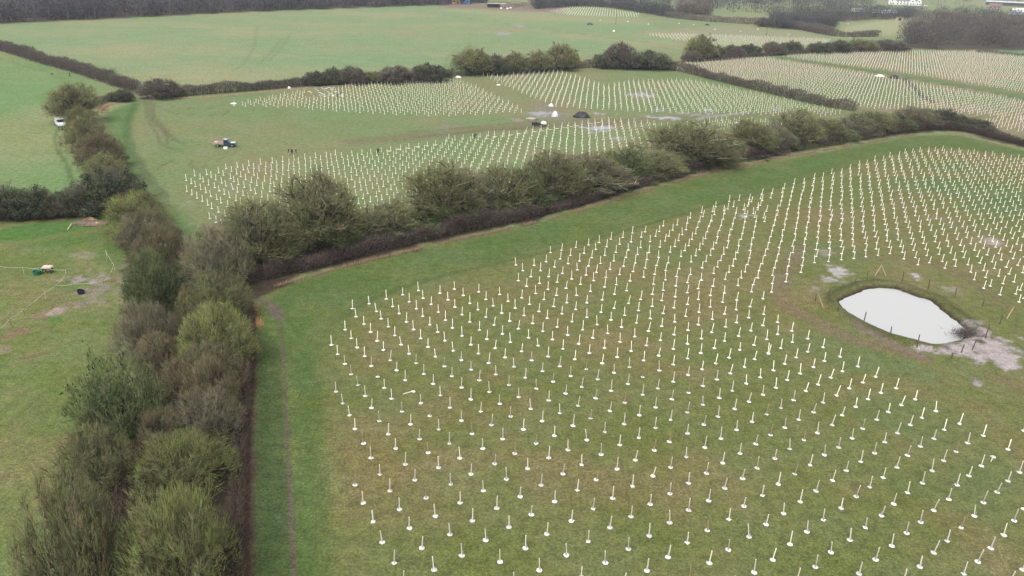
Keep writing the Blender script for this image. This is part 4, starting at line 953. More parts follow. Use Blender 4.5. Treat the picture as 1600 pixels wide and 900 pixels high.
PLANTS = [
 # foreground bush row, bottom to top
 ('hedge_shrub', (48, 218, 748, 965), 'bush_olive', 'large olive green bare shrub at the very bottom left corner of the row'),
 ('hedge_shrub', (205, 388, 765, 965), 'bush_yellow', 'large yellow green twiggy shrub at the bottom of the row beside the grass path strip'),
 ('hedge_shrub', (94, 228, 668, 785), 'bush_olive', 'olive shrub bulging out over the left paddock above the bottom corner shrub'),
 ('hedge_shrub', (205, 382, 680, 800), 'bush_yellow', 'wide olive brown shrub second from the bottom on the path side'),
 ('hedge_shrub', (118, 275, 555, 712), 'bush_green', 'big dome of dark green shrub at the paddock edge with mossy twigs'),
 ('hedge_shrub', (268, 388, 610, 705), 'bush_grey', 'grey bare thicket shrub between the big green dome and the path'),
 ('hedge_shrub', (255, 392, 540, 640), 'bush_brown', 'brown grey bare shrub under the yellow green one on the path side'),
 ('hedge_shrub', (182, 288, 468, 572), 'bush_grey', 'low grey brown shrub with arching bare stems at the paddock edge'),
 ('hedge_shrub', (285, 408, 474, 590), 'bush_yellow', 'yellow green mossy shrub beside the patch of orange leaves'),
 ('hedge_shrub', (282, 402, 424, 515), 'bush_olive', 'brown topped olive shrub at the corner where the footpath ends'),
 ('hedge_shrub', (200, 302, 390, 500), 'bush_green', 'rounded green olive shrub above the low grey one at the paddock edge'),
 ('hedge_shrub', (210, 296, 346, 425), 'bush_brown', 'reddish topped shrub above the rounded green one in the left row'),
 ('hedge_shrub', (285, 402, 345, 460), 'bush_grey', 'wide grey bare thorn bush in the angle of the two hedgerows'),
 ('hedge_shrub', (172, 268, 292, 382), 'bush_yellow', 'olive shrub beside the wood chip heap'),
 ('hedge_shrub', (190, 275, 325, 395), 'bush_grey', 'grey shrub low in front of the olive one by the wood chip heap'),
 ('hedge_shrub', (128, 226, 256, 338), 'bush_dark', 'dark grey green shrub where the paddock hedge meets the bush row'),
 ('hedge_shrub', (138, 200, 236, 290), 'bush_olive', 'olive topped shrub between the brown shrub and the hedge junction'),
 ('hedge_shrub', (128, 196, 205, 268), 'bush_brown', 'brown bare shrub halfway along the narrow bush row'),
 ('hedge_shrub', (108, 174, 178, 240), 'bush_olive', 'rounded olive shrub right of the white vehicle'),
 ('hedge_shrub', (108, 150, 164, 204), 'bush_olive', 'low olive shrub directly behind the white vehicle'),
 ('field_tree', (84, 160, 126, 196), 'tree_olive', 'broad rounded olive tree at the head of the narrow bush row'),
 ('hedge_shrub', (290, 380, 560, 660), 'bush_brown', 'reddish brown scrub in the middle of the foreground row'),
 ('hedge_shrub', (215, 300, 640, 720), 'bush_brown', 'brown scrub between the big green dome and the wide olive brown shrub'),
 ('hedge_shrub', (215, 300, 520, 590), 'bush_brown', 'small dark brown scrub just above the big green dome'),
 ('hedge_shrub', (180, 260, 820, 930), 'bush_green', 'green scrub in the gap between the two bottom shrubs'),
 # hedge across the left
 ('hedge_shrub', (-25, 42, 284, 346), 'bush_dark', 'dark evergreen shrub at the left edge of the paddock hedge'),
 ('hedge_shrub', (25, 92, 288, 344), 'bush_dark', 'dark green shrub second from the left in the paddock hedge'),
 ('hedge_shrub', (72, 130, 300, 340), 'bush_grey', 'lower grey gap filler shrub in the middle of the paddock hedge'),
 ('hedge_shrub', (88, 150, 288, 338), 'bush_dark', 'dark shrub above the wood chip heap in the paddock hedge'),
 # central hedgerow trees, left to right
 ('hedgerow_tree', (345, 468, 302, 450), 'tree_olive', 'grey olive tree at the left end of the central hedgerow'),
 ('hedgerow_tree', (432, 565, 264, 405), 'tree_olive', 'tall olive tree with many stems standing behind the left end of the hedgerow'),
 ('hedgerow_tree', (470, 570, 318, 436), 'tree_green', 'round olive tree with ivy in front of the tall many stemmed one'),
 ('hedge_shrub', (558, 632, 326, 420), 'bush_grey', 'grey bare shrub in the dip between the first trees of the central hedgerow'),
 ('hedge_shrub', (520, 600, 360, 428), 'bush_brown', 'brown scrub at the foot of the round olive tree'),
 ('hedgerow_tree', (596, 698, 328, 408), 'tree_green', 'leafy green tree right of the dip in the central hedgerow'),
 ('hedgerow_tree', (632, 752, 244, 365), 'tree_sparse', 'tall olive brown tree fanning up behind the leafy green one'),
 ('hedgerow_tree', (655, 745, 290, 392), 'tree_green', 'greenish tree in front of the tall olive brown fan'),
 ('hedgerow_tree', (715, 800, 292, 380), 'bush_green', 'mossy green tree in the middle of the left half of the hedgerow'),
 ('hedgerow_tree', (738, 830, 250, 350), 'tree_sparse', 'reddish olive tree standing behind the mossy green middle one'),
 ('hedgerow_tree', (775, 872, 280, 372), 'tree_green', 'dense olive green tree left of the pale arching stems'),
 ('hedgerow_tree', (812, 912, 232, 335), 'tree_olive', 'brown topped olive tree behind the pale arching stems'),
 ('hedgerow_tree', (845, 978, 240, 358), 'tree_grey', 'broad tree with pale arching mossy stems in the centre of the hedgerow'),
 ('hedgerow_tree', (935, 1015, 225, 330), 'tree_green', 'olive green tree right of the broad arching one'),
 ('hedgerow_tree', (980, 1068, 232, 318), 'tree_olive', 'brown olive tree in front left of the big see-through tree'),
 ('hedgerow_tree', (1000, 1150, 183, 300), 'tree_sparse', 'big see-through willow like tree with stakes showing through its crown'),
 ('hedgerow_tree', (1055, 1150, 232, 300), 'tree_green', 'mossy tree in front of the big see-through one'),
 ('hedgerow_tree', (1128, 1208, 184, 262), 'tree_olive', 'olive tree by itself just right of the big see-through one'),
 ('hedge_shrub', (1118, 1200, 232, 280), 'bush_dark', 'dark grey green shrub at the foot of the lone olive tree'),
 ('hedge_shrub', (1185, 1265, 210, 266), 'bush_green', 'greenish shrub below the upright bare tree'),
 ('hedgerow_tree', (1200, 1278, 166, 256), 'tree_sparse', 'thin upright bare tree poking above the right half of the hedgerow'),
 ('hedge_shrub', (1245, 1330, 192, 254), 'bush_green', 'olive shrub right of the thin upright tree'),
 ('hedge_shrub', (1300, 1372, 180, 240), 'bush_grey', 'grey olive shrub where the far hedge joins the hedgerow'),
 ('hedge_shrub', (1350, 1420, 176, 232), 'bush_green', 'grey green shrub right of the hedge join'),
 ('hedge_shrub', (1400, 1462, 168, 224), 'bush_grey', 'grey shrub near the bend of the hedgerow'),
 ('hedge_shrub', (1432, 1500, 168, 220), 'bush_dark', 'dark shrub at the bend of the hedgerow'),
 ('hedge_shrub', (1480, 1545, 182, 226), 'bush_dark', 'last dark shrub before the hedge runs low to the right edge'),
 ('hedge_shrub', (400, 475, 365, 440), 'bush_brown', 'brown scrub under the grey olive tree at the left end'),
 ('hedge_shrub', (585, 660, 355, 410), 'bush_green', 'green scrub below the leafy tree right of the dip'),
 ('hedge_shrub', (690, 770, 335, 390), 'bush_olive', 'olive scrub below the greenish tree'),
 ('hedge_shrub', (760, 835, 322, 372), 'bush_green', 'green scrub below the reddish olive tree'),
 ('hedge_shrub', (880, 960, 290, 348), 'bush_olive', 'olive scrub at the foot of the broad arching tree'),
 ('hedge_shrub', (960, 1040, 275, 322), 'bush_green', 'green scrub in front of the brown olive tree'),
 ('hedge_shrub', (1035, 1110, 258, 300), 'bush_grey', 'grey scrub in front of the big see-through tree'),
 ('hedge_shrub', (1150, 1230, 226, 268), 'bush_grey', 'grey scrub between the lone olive and the upright tree'),
 ('hedge_shrub', (1230, 1300, 215, 254), 'bush_olive', 'olive scrub below the upright bare tree on its right'),
 ('hedge_shrub', (1290, 1350, 205, 242), 'bush_dark', 'dark scrub in front of the hedge join'),
 ('hedgerow_tree', (560, 650, 310, 400), 'tree_sparse', 'thin olive tree in the dip of the central hedgerow'),
 ('hedgerow_tree', (1180, 1240, 195, 256), 'tree_grey', 'grey tree left of the thin upright one'),
 ('hedgerow_tree', (1255, 1315, 182, 244), 'tree_olive', 'olive tree right of the thin upright one'),
 ('hedgerow_tree', (694, 772, 262, 362), 'tree_grey', 'grey olive tree filling the gap right of the tall olive brown fan'),
 ('hedgerow_tree', (786, 848, 256, 345), 'tree_green', 'mossy tree between the reddish olive and the brown topped tree'),
 ('hedgerow_tree', (896, 962, 232, 330), 'tree_sparse', 'olive tree between the broad arching one and the brown topped one'),
 ('hedgerow_tree', (1140, 1190, 200, 262), 'tree_grey', 'small grey tree squeezed in right of the lone olive tree'),
 ('hedgerow_tree', (1322, 1392, 170, 234), 'tree_olive', 'olive tree standing up behind the hedge join'),
 ('hedgerow_tree', (1392, 1450, 164, 224), 'tree_grey', 'grey tree rising before the bend of the hedgerow'),
 # along the upper hedges
 ('hedge_shrub', (224, 284, 121, 155), 'far_purple', 'round dark purple grey bush beside the muddy gateway'),
 ('hedge_shrub', (174, 208, 139, 160), 'far_dark', 'small dark bush left of the muddy gateway'),
 ('hedge_shrub', (476, 514, 110, 135), 'far_dark', 'first dark bush rising from the upper hedge'),
 ('hedge_shrub', (504, 540, 104, 134), 'far_dark', 'second dark bush along the upper hedge'),
 ('hedge_shrub', (530, 572, 102, 133), 'far_purple', 'third bush along the upper hedge, grey purple'),
 ('hedge_shrub', (566, 592, 110, 131), 'far_olive', 'small greener bush in the upper hedge'),
 ('hedge_shrub', (592, 645, 101, 132), 'far_purple', 'wide purple grey bush right of the small greener one'),
 ('hedge_shrub', (640, 698, 98, 129), 'far_dark', 'wide dark bush at the right end of the upper hedge'),
 ('hedgerow_tree', (708, 768, 73, 119), 'far_olive', 'pale olive tree right of the field gap in the upper hedge'),
 ('hedgerow_tree', (752, 796, 84, 118), 'far_dark', 'dark tree second in the upper tree belt'),
 ('hedgerow_tree', (786, 826, 80, 116), 'far_olive', 'olive tree third in the upper tree belt'),
 ('hedgerow_tree', (818, 862, 78, 114), 'far_olive', 'olive tree fourth in the upper tree belt'),
 ('hedgerow_tree', (852, 902, 66, 112), 'far_olive', 'tall rounded olive tree at the right end of the upper tree belt'),
 ('hedge_shrub', (926, 968, 80, 108), 'far_dark', 'dark bush left of the pinkish tree'),
 ('hedgerow_tree', (944, 992, 64, 109), 'far_purple', 'feathery pinkish grey tree above the upper hedge'),
 ('hedge_shrub', (980, 1048, 78, 110), 'far_dark', 'wide dark bush right of the pinkish tree'),
 ('hedgerow_tree', (1070, 1118, 52, 95), 'far_olive', 'round topped olive tree standing above the upper right hedge'),
 ('hedge_shrub', (1066, 1096, 78, 97), 'far_purple', 'low purple bush left under the round topped tree'),
 ('hedge_shrub', (1104, 1134, 70, 93), 'far_dark', 'bush just right of the round topped tree'),
 ('hedge_shrub', (1126, 1160, 69, 91), 'far_purple', 'purple bush second right of the round topped tree'),
 ('hedge_shrub', (1152, 1188, 68, 88), 'far_dark', 'dark bush left of the white sack by the hedge'),
 ('hedge_shrub', (1188, 1226, 64, 86), 'far_purple', 'bush right of the white sack by the hedge'),
 ('hedge_shrub', (1220, 1252, 63, 83), 'far_dark', 'bush at the left of the narrow gap in the far right hedge'),
 ('hedge_shrub', (1260, 1298, 65, 84), 'far_dark', 'bush at the right of the narrow gap in the far right hedge'),
 ('hedge_shrub', (1290, 1330, 62, 83), 'far_dark', 'first bush along the far right hedge after the gap'),
 ('hedge_shrub', (1322, 1368, 60, 81), 'far_olive', 'olive bush along the far right hedge'),
 ('hedge_shrub', (1362, 1416, 61, 80), 'far_purple', 'purple bush along the far right hedge before the wood'),
 ('hedge_shrub', (1180, 1206, 26, 42), 'far_purple', 'round purple bush at the end of the distant dark hedge'),
]
for i_, (nm, bx_, kd, lb) in enumerate(PLANTS):
    plant(nm, bx_, kd, lb, 'trees along the hedgerows' if nm.endswith('tree') else 'shrubs along the hedgerows', v=i_ % 2)

def hedge(name, px, h, w, pal, per_m, label, tw=.8, wid=1.0, cat='hedge', leaf=0, kindtag=None, seed=1, hv=.15):
    g = np.random.default_rng(seed)
    line = smooth_line(ats(px), 5)
    seg = np.hypot(*np.diff(line, axis=0).T); cum = np.r_[0, np.cumsum(seg)]
    L = cum[-1]
    n = int(L * per_m)
    s = g.uniform(0, L, n)
    x = np.interp(s, cum, line[:, 0]); y = np.interp(s, cum, line[:, 1])
    tx = np.interp(s + .5, cum, line[:, 0]) - np.interp(s - .5, cum, line[:, 0]); ty = np.interp(s + .5, cum, line[:, 1]) - np.interp(s - .5, cum, line[:, 1])
    tl = np.maximum(np.hypot(tx, ty), 1e-6)
    hh = h * (1 + hv * (2 * vnoise(s / 3.1, s * 0, seed) - 1) + hv * .8 * (2 * vnoise(s / 9, s * 0 + 5, seed + 3) - 1))
    o = (g.uniform(-1, 1, n) * .5 + g.uniform(-1, 1, n) * .5)
    z = hh * g.beta(1.3, 1.1, n) * .82
    prof = w / 2 * (1 - .35 * (z / hh) ** 2)
    side = np.sign(o) * np.abs(o) ** .6
    p = np.c_[x - ty / tl * side * prof, y + tx / tl * side * prof, z]
    d = unit(np.c_[-ty / tl * side * .7 + g.normal(0, .45, n), tx / tl * side * .7 + g.normal(0, .45, n), .55 + .7 * z / hh + g.normal(0, .3, n)])
    e = p + d * (tw * g.uniform(.5, 1.1, n))[:, None]
    e[:, 2] = np.maximum(e[:, 2], .05)
    P_ = PAL[pal]
    G_ = Geo()
    clump = .85 + .35 * vnoise(s / 2.3, z * 1.5, seed + 9)
    G_.spikes(p, e, .019 * wid, palette(g, n, P_['tip'] + P_['inn'], .22) * clump[:, None])
    # upright stems
    m_ = int(L * 5)
    s2 = g.uniform(0, L, m_)
    a = np.c_[np.interp(s2, cum, line[:, 0]) + g.normal(0, w * .15, m_), np.interp(s2, cum, line[:, 1]) + g.normal(0, w * .15, m_), np.zeros(m_)]
    b_ = a + np.c_[g.normal(0, .35, (m_, 2)), h * g.uniform(.6, .95, m_)]
    G_.tubes(a, b_, .035 * wid ** .5, .015, palette(g, m_, P_['stem']), 3)
    if leaf:
        k_ = g.integers(0, n, int(leaf * L))
        G_.leaves(p[k_] + g.normal(0, .15, (len(k_), 3)) + [0, 0, .1], .16 * wid ** .5, palette(g, len(k_), P_['leaf']), g)
    return tag(part(name, G_.mesh(name, M['twig']), None), label, cat, kind=kindtag)
PAL['hedge'] = dict(tip=[(86, 72, 66), (98, 84, 76), (74, 64, 58)], inn=[(60, 50, 48), (68, 58, 54)], stem=[(84, 72, 66)])
PAL['hedgefar'] = dict(tip=[(90, 78, 72), (80, 70, 66), (98, 88, 78)], inn=[(62, 54, 52), (70, 62, 56)], stem=[(92, 80, 76)])
PAL['bramble'] = dict(tip=[(84, 68, 60), (74, 60, 54), (94, 78, 64), (74, 70, 50)], inn=[(58, 46, 42), (66, 52, 46)], stem=[(104, 84, 74)])
hedge('trimmed_hedge', [(x, y - 4) for x, y in base], 2.6, 2.8, 'hedge', 360, 'dark purple brown trimmed hedge along the foot of the central hedgerow trees', tw=.62, wid=1.9, seed=1, hv=.38)
hedge('field_hedge', [(-60, 66), (0, 78), (60, 96), (120, 113), (175, 131), (215, 144)], 5.0, 5.2, 'hedgefar', 200, 'long brown hedge running down from the upper left edge', tw=.9, wid=2.2, seed=2, hv=.25)
hedge('field_hedge', [(262, 152), (300, 149), (400, 141), (480, 134), (560, 129), (640, 127), (706, 119)], 3.5, 3.8, 'hedgefar', 230, 'long low hedge behind the upper rows of stakes', tw=.9, wid=2.2, seed=3, hv=.25)
hedge('field_hedge', [(152, 166), (172, 157), (206, 150)], 2.4, 2.6, 'hedgefar', 110, 'short low hedge curving up to the small dark bush', tw=.8, wid=1.8, seed=4)
hedge('field_hedge', [(880, 108), (940, 105), (1000, 107), (1055, 110), (1120, 126), (1200, 145), (1280, 164), (1336, 174)], 3.8, 4.2, 'hedgefar', 150, 'long brown hedge slanting down between the two planted blocks on the right', tw=.9, wid=2.2, seed=5, hv=.25)
hedge('field_hedge', [(1066, 98), (1130, 94), (1196, 88), (1260, 84)], 2.2, 3.0, 'hedgefar', 60, 'low hedge under the round topped tree and its bushes', tw=.9, wid=2.4, seed=6)
hedge('field_hedge', [(1255, 84), (1330, 82), (1420, 79)], 3.0, 4.0, 'hedgefar', 70, 'low hedge below the bushes of the far right hedge', tw=1.0, wid=2.6, seed=7)
hedge('field_hedge', [(706, 119), (800, 115), (905, 106)], 3.6, 5.0, 'dark', 90, 'dark undergrowth below the upper tree belt', tw=1.0, wid=2.2, leaf=30, seed=8)
hedge('field_hedge', [(1040, 27), (1100, 33), (1200, 40), (1300, 53)], 5.5, 7, 'purple', 60, 'distant dark hedge below the pale strip field', tw=1.6, wid=4.5, seed=9)
hedge('field_hedge', [(1230, 42), (1300, 56), (1340, 58), (1372, 57)], 4.5, 6, 'purple', 60, 'distant hedge around the small pale field', tw=1.5, wid=4.5, seed=10)
hedge('field_hedge', [(1525, 82), (1620, 90)], 2.0, 2.6, 'hedgefar', 60, 'short hedge at the right edge by the bright green field', tw=.9, wid=2.6, seed=14)
hedge('bramble_bank', [(386, 480), (388, 510), (386, 560), (382, 620), (377, 680), (373, 750), (370, 830), (366, 930)], 1.6, 1.7, 'bramble', 360, 'reddish brown bramble bank along the right side of the foreground bush row', tw=.6, wid=1.3, seed=11, hv=.6)
hedge('bramble_bank', [(240, 400), (262, 470), (262, 520), (262, 570), (286, 640), (262, 720), (220, 800), (190, 930)], 1.5, 8.0, 'bramble', 400, 'dark brown bramble thicket filling the ground inside the foreground bush row', tw=.75, wid=1.8, seed=12, hv=.4)
hedge('bramble_bank', [(-30, 344), (50, 341), (120, 336), (180, 328)], 1.8, 3.0, 'hedge', 180, 'dark scrub along the foot of the paddock hedge', tw=.7, seed=13, hv=.3)
hedge('bramble_bank', [(150, 215), (165, 240), (185, 270), (200, 300), (230, 340), (262, 385)], 1.6, 4.0, 'bramble', 150, 'brown scrub under the narrow bush row', tw=.7, wid=1.2, seed=15, hv=.3)
hedge('bramble_bank', [(290, 450), (340, 448), (400, 436), (470, 415), (560, 396)], 1.8, 5.0, 'hedge', 220, 'dark scrub under the first trees of the central hedgerow', tw=.8, seed=16, hv=.3)

# dead grass fringe at hedge feet (nobody could count it)
def fringe(name, px, h, w, cols, per_m, label, wid=1.0, seed=1):
    g = np.random.default_rng(seed)
    line = smooth_line(ats(px), 5)
    cum = np.r_[0, np.cumsum(np.hypot(*np.diff(line, axis=0).T))]
    n = int(cum[-1] * per_m)
    s = g.uniform(0, cum[-1], n)
    keep_ = vnoise(s / 1.7, s * 0, seed) > .25
    s = s[keep_]; n = len(s)
    p = np.c_[np.interp(s, cum, line[:, 0]) + g.normal(0, w / 2.5, n), np.interp(s, cum, line[:, 1]) + g.normal(0, w / 2.5, n), np.zeros(n)]
    e = p + np.c_[g.normal(0, .16, (n, 2)), h * g.uniform(.5, 1.15, n)]
    G_ = Geo(); G_.spikes(p, e, .017 * wid, palette(g, n, cols))
    tag(part(name, G_.mesh(name, M['blade']), None), label, kind='stuff')
fr = [(430, 448), (500, 429), (560, 412), (640, 393), (720, 374), (800, 357), (880, 337), (960, 313), (1040, 289), (1100, 273), (1200, 251), (1300, 233), (1380, 219), (1430, 211)]
fringe('dead_grass', fr, .62, .55, [(138, 112, 94), (124, 100, 82), (150, 126, 104), (112, 92, 74)], 70, 'pinkish brown dead grass along the foot of the trimmed hedge', 1.1, 5)
fringe('dead_grass', [(1425, 212), (1470, 211), (1530, 218), (1620, 240)], .5, .6, [(150, 138, 106), (132, 122, 92)], 40, 'pale dead grass round the hedge bend', 1.3, 6)
fringe('dead_grass', [(262, 155), (330, 152), (420, 144), (500, 137), (560, 133)], .6, 1.0, [(160, 134, 112), (150, 126, 104)], 26, 'pale brown dead grass along the upper hedge', 2.4, 7)
fringe('dead_grass', [(152, 173), (175, 163), (205, 154)], .7, 1.0, [(160, 112, 92), (150, 112, 90)], 50, 'reddish dead grass below the short curved hedge', 1.8, 8)
fringe('dead_grass', [(100, 172), (168, 176), (150, 170)], .5, .8, [(150, 124, 100)], 20, 'dead grass beside the broad olive tree', 1.8, 9)
fringe('dead_grass', [(150, 350), (215, 395), (240, 420)], .35, 2.0, [(128, 104, 82), (112, 104, 66)], 40, 'rough dead grass beside the left bush row', 1.1, 10)
fringe('dead_leaves', [(392, 476), (399, 492), (402, 512)], .5, .9, [(176, 122, 74), (188, 140, 92), (150, 104, 66)], 90, 'patch of orange dead bracken beside the footpath', 1.6, 11)

# far woods that read as one mass
def wood(name, poly, n, h, r, pal, label, seed, tw=170, xy=None):
    g = np.random.default_rng(seed)
    P = ats(poly) if xy is None else np.array(xy)
    lo, hi = P.min(0), P.max(0)
    pts = np.zeros((0, 2))
    while len(pts) < n:
        c = g.uniform(lo, hi, (n * 3, 2)); pts = np.vstack([pts, c[inside(c, P)]])
    pts = pts[:n]
    G_ = Geo()
    hs_ = h * g.uniform(.65, 1.15, n); rs = r * g.uniform(.7, 1.25, n)
    N = n * tw
    k_ = np.repeat(np.arange(n), tw)
    d = unit(g.normal(size=(N, 3))); d[:, 2] = d[:, 2] * 1.05
    q_ = g.uniform(.45, 1, N)[:, None] ** .5
    cen_ = np.c_[pts[k_], hs_[k_] * .5]
    p = cen_ + d * q_ * np.c_[rs[k_], rs[k_], hs_[k_] * .5]
    p[:, 2] = np.maximum(p[:, 2], .2)
    dr = unit(d * .6 + np.array([0, 0, .8]) + g.normal(0, .35, (N, 3)))
    e = p + dr * (h * .14 * g.uniform(.6, 1.3, N))[:, None]
    tree_c = g.uniform(.75, 1.2, n)[k_][:, None]
    tone = palette(g, n, PAL[pal]['tip'] + PAL[pal]['inn'][:1], .1)[k_]
    G_.spikes(p, e, .016 * h, tone * tree_c * g.uniform(.75, 1.25, (N, 1)))
    a = np.c_[pts, np.zeros(n)]; b_ = np.c_[pts + g.normal(0, .5, (n, 2)), hs_ * .8]
    G_.tubes(a, b_, .02 * h, .006 * h, palette(g, n, [(96, 90, 84), (80, 74, 70)]), 4)
    tag(part(name, G_.mesh(name, M['twig']), None), label, kind='stuff')
PAL['woodgrey'] = dict(tip=[(70, 68, 76), (80, 76, 80), (62, 62, 68), (88, 82, 82)], inn=[(60, 56, 60)], stem=[(120, 112, 104)])
PAL['woodbrown'] = dict(tip=[(98, 90, 84), (88, 80, 76), (106, 98, 88), (86, 82, 70)], inn=[(70, 62, 60)], stem=[(120, 112, 104)])
PAL['wooddark'] = dict(tip=[(66, 70, 72), (60, 66, 60), (76, 76, 78), (84, 74, 76)], inn=[(58, 60, 58)], stem=[(120, 112, 104)])
def deep(edge, depth):
    L = ats(edge); D = L + np.array([v_ / np.hypot(*v_) * depth for v_ in L])
    return np.vstack([L, D[::-1]])
wood('woodland', None, 520, 17, 6.5, 'woodgrey', 'dark bare wood along the top left horizon behind the big field', 21, 100, deep([(-140, 44), (0, 37), (200, 28), (380, 19), (680, 8), (760, 5)], 90))
wood('woodland', None, 170, 10, 6, 'wooddark', 'dark bushy wood behind the small distant planted block', 22, 150, deep([(835, 15), (905, 10), (960, 13), (1005, 21), (1045, 28)], 70))
wood('woodland', [(1412, 74), (1450, 77), (1530, 76), (1600, 78), (1700, 78), (1700, 44), (1600, 32), (1520, 27), (1450, 30), (1416, 46)], 240, 12, 6.5, 'woodbrown', 'brown bare wood filling the upper right corner', 23, 125)
wood('woodland', None, 150, 9, 5, 'wooddark', 'dark scrubby wood between the distant fields', 24, 130, deep([(1205, 44), (1250, 46), (1300, 47), (1300, 40)], 60))
wood('woodland', [(1245, 31), (1300, 35), (1360, 31), (1412, 30), (1440, 26), (1440, 18), (1300, 18), (1200, 20), (1190, 26)], 220, 9, 5.5, 'wooddark', 'dark trees around the white mobile homes', 25, 75)
wood('woodland', [(1060, 24), (1110, 24), (1110, 16), (1060, 15)], 60, 12, 6, 'purple', 'purple brown copse beyond the distant hedge', 26, 150)
wood('woodland', [(1010, 8), (1060, 16), (1200, 22), (1360, 14), (1360, 4), (1200, 0), (1000, -6), (840, -4), (840, 5), (960, 4)], 330, 12, 8, 'woodgrey', 'bare woods along the far top edge', 27, 70)
wood('woodland', [(1440, 12), (1700, 10), (1700, -20), (1360, -22), (1360, -4)], 280, 12, 9, 'wooddark', 'distant dark woods in the far top right', 28, 60)
wood('woodland', [(760, 10), (850, 16), (850, 10), (780, 5)], 40, 4, 5, 'purple', 'low purple scrub round the dark sheds at the top edge', 29, 120)
# ================================================================== VEHICLES, PEOPLE, FARM THINGS
def face_to(px, py, tx, ty):
    a, b_ = at(px, py), at(tx, ty)
    return math.atan2(b_.y - a.y, b_.x - a.x)
def wheel(parent, x, y, r=.36, w=.24):
    mb = MB(); mb.tube((x, y - w / 2, r), (x, y + w / 2, r), r, r, 14)
    t = mb.build('wheel', M['tyre'], parent, True)
    s = 1 if y > 0 else -1
    mb = MB(); mb.tube((x, y + s * (w / 2 - .02), r), (x, y + s * (w / 2 + .012), r), r * .6, r * .55, 10)
    mb.build('rim', M['rim'], t)
def car(name, loc, rz, paint, label, cat, kind_='hatch', sc=1.0):
    e = empty(name, loc, rz, label, cat, None, (sc, sc, sc))
    if kind_ == 'pickup':
        L, W = 2.55, .9
        low = [(-.1, .45), (L, .45), (L, .72), (L - .08, .95), (1.25, 1.05), (1.2, 1.08), (-.1, 1.08)]
        MB().prism(low, -W, W, .04).build('body', paint, e)
        cab = [(-.1, 1.06), (1.3, 1.06), (.72, 1.66), (.55, 1.74), (.0, 1.76), (-.1, 1.7)]
        MB().prism(cab, -W * .95, W * .95, .12).build('cab', paint, e)
        MB().prism([(1.22, 1.12), (1.27, 1.10), (.80, 1.62), (.75, 1.64)], -W * .80, W * .80).build('windscreen', M['glass'], e)
        for s in (-1, 1):
            MB().prism([(.0, 1.12), (1.05, 1.12), (.66, 1.58), (.0, 1.6)], s * W * .93 - .03, s * W * .93 + .03).build('side_window', M['glass'], e)
            MB().box((L - .02, s * .66, .78), (.08, .32, .16)).build('headlight', M['silver'], e)
        MB().box((.25, 0, 1.79), (.7, 1.3, .05)).build('roof_panel', M['silver'], e)
        MB().box((1.9, 0, 1.03), (1.1, 1.5, .05), 0, .92).build('bonnet', M['silver'], e)
        MB().box((-1.4, 0, .72), (2.55, 1.8, .10)).build('load_bed', M['bedwood'], e)
        for s in (-1, 1):
            MB().box((-1.4, s * .92, .98), (2.5, .05, .46)).build('drop_side', M['bedwood'], e)
        MB().box((-.2, 0, 1.35), (.06, 1.7, 1.1)).build('headboard', M['silver'], e)
        wx = (1.75, -1.55)
    elif kind_ == 'van':
        L, W = 2.2, .95
        MB().prism([(-L, .4), (L, .4), (L, .85), (L - .15, 1.08), (L - .8, 1.22), (-L, 1.3)], -W, W, .03).build('body', paint, e)
        MB().prism([(-L, 1.29), (L - .8, 1.21), (L - 1.5, 1.95), (L - 1.7, 2.02), (-L + .1, 2.02)], -W * .97, W * .97, .14).build('cab', paint, e)
        MB().prism([(L - .86, 1.28), (L - .80, 1.28), (L - 1.45, 1.9), (L - 1.52, 1.9)], -W * .84, W * .84).build('windscreen', M['glass'], e)
        for s in (-1, 1):
            MB().prism([(L - 1.9, 1.36), (L - 1.05, 1.32), (L - 1.55, 1.85), (L - 1.9, 1.87)], s * W * .94 - .03, s * W * .94 + .03).build('side_window', M['glass'], e)
            MB().box((L - .02, s * .66, .8), (.08, .3, .2)).build('headlight', M['silver'], e)
        wx = (1.4, -1.4)
    else:
        L, W = 2.25, .92
        MB().prism([(-L, .4), (L, .4), (L, .8), (L - .2, .98), (1.0, 1.08), (-L + .05, 1.12), (-L, .9)], -W, W, .05).build('body', paint, e)
        MB().prism([(-L + .1, 1.1), (1.05, 1.06), (.35, 1.6), (.0, 1.68), (-1.5, 1.66), (-L + .3, 1.4)], -W * .95, W * .95, .16).build('cabin', paint, e)
        MB().prism([(.98, 1.12), (1.03, 1.10), (.42, 1.56), (.37, 1.58)], -W * .78, W * .78).build('windscreen', M['glass'], e)
        for s in (-1, 1):
            MB().prism([(-1.7, 1.16), (.8, 1.14), (.3, 1.54), (-1.45, 1.56)], s * W * .90 - .03, s * W * .90 + .03).build('side_window', M['glass'], e)
            MB().box((L - .02, s * .66, .76), (.08, .3, .16)).build('headlight', M['silver'], e)
        wx = (1.4, -1.4)
    for x in wx:
        for s in (-1, 1): wheel(e, x, s * (W - .08))
    return e
p = at(352, 229)
car('pickup_truck', (p.x, p.y, 0), R(8), M['blue_paint'], 'dark blue pickup truck with open timber load bed parked on the grass', 'pickup truck', 'pickup')
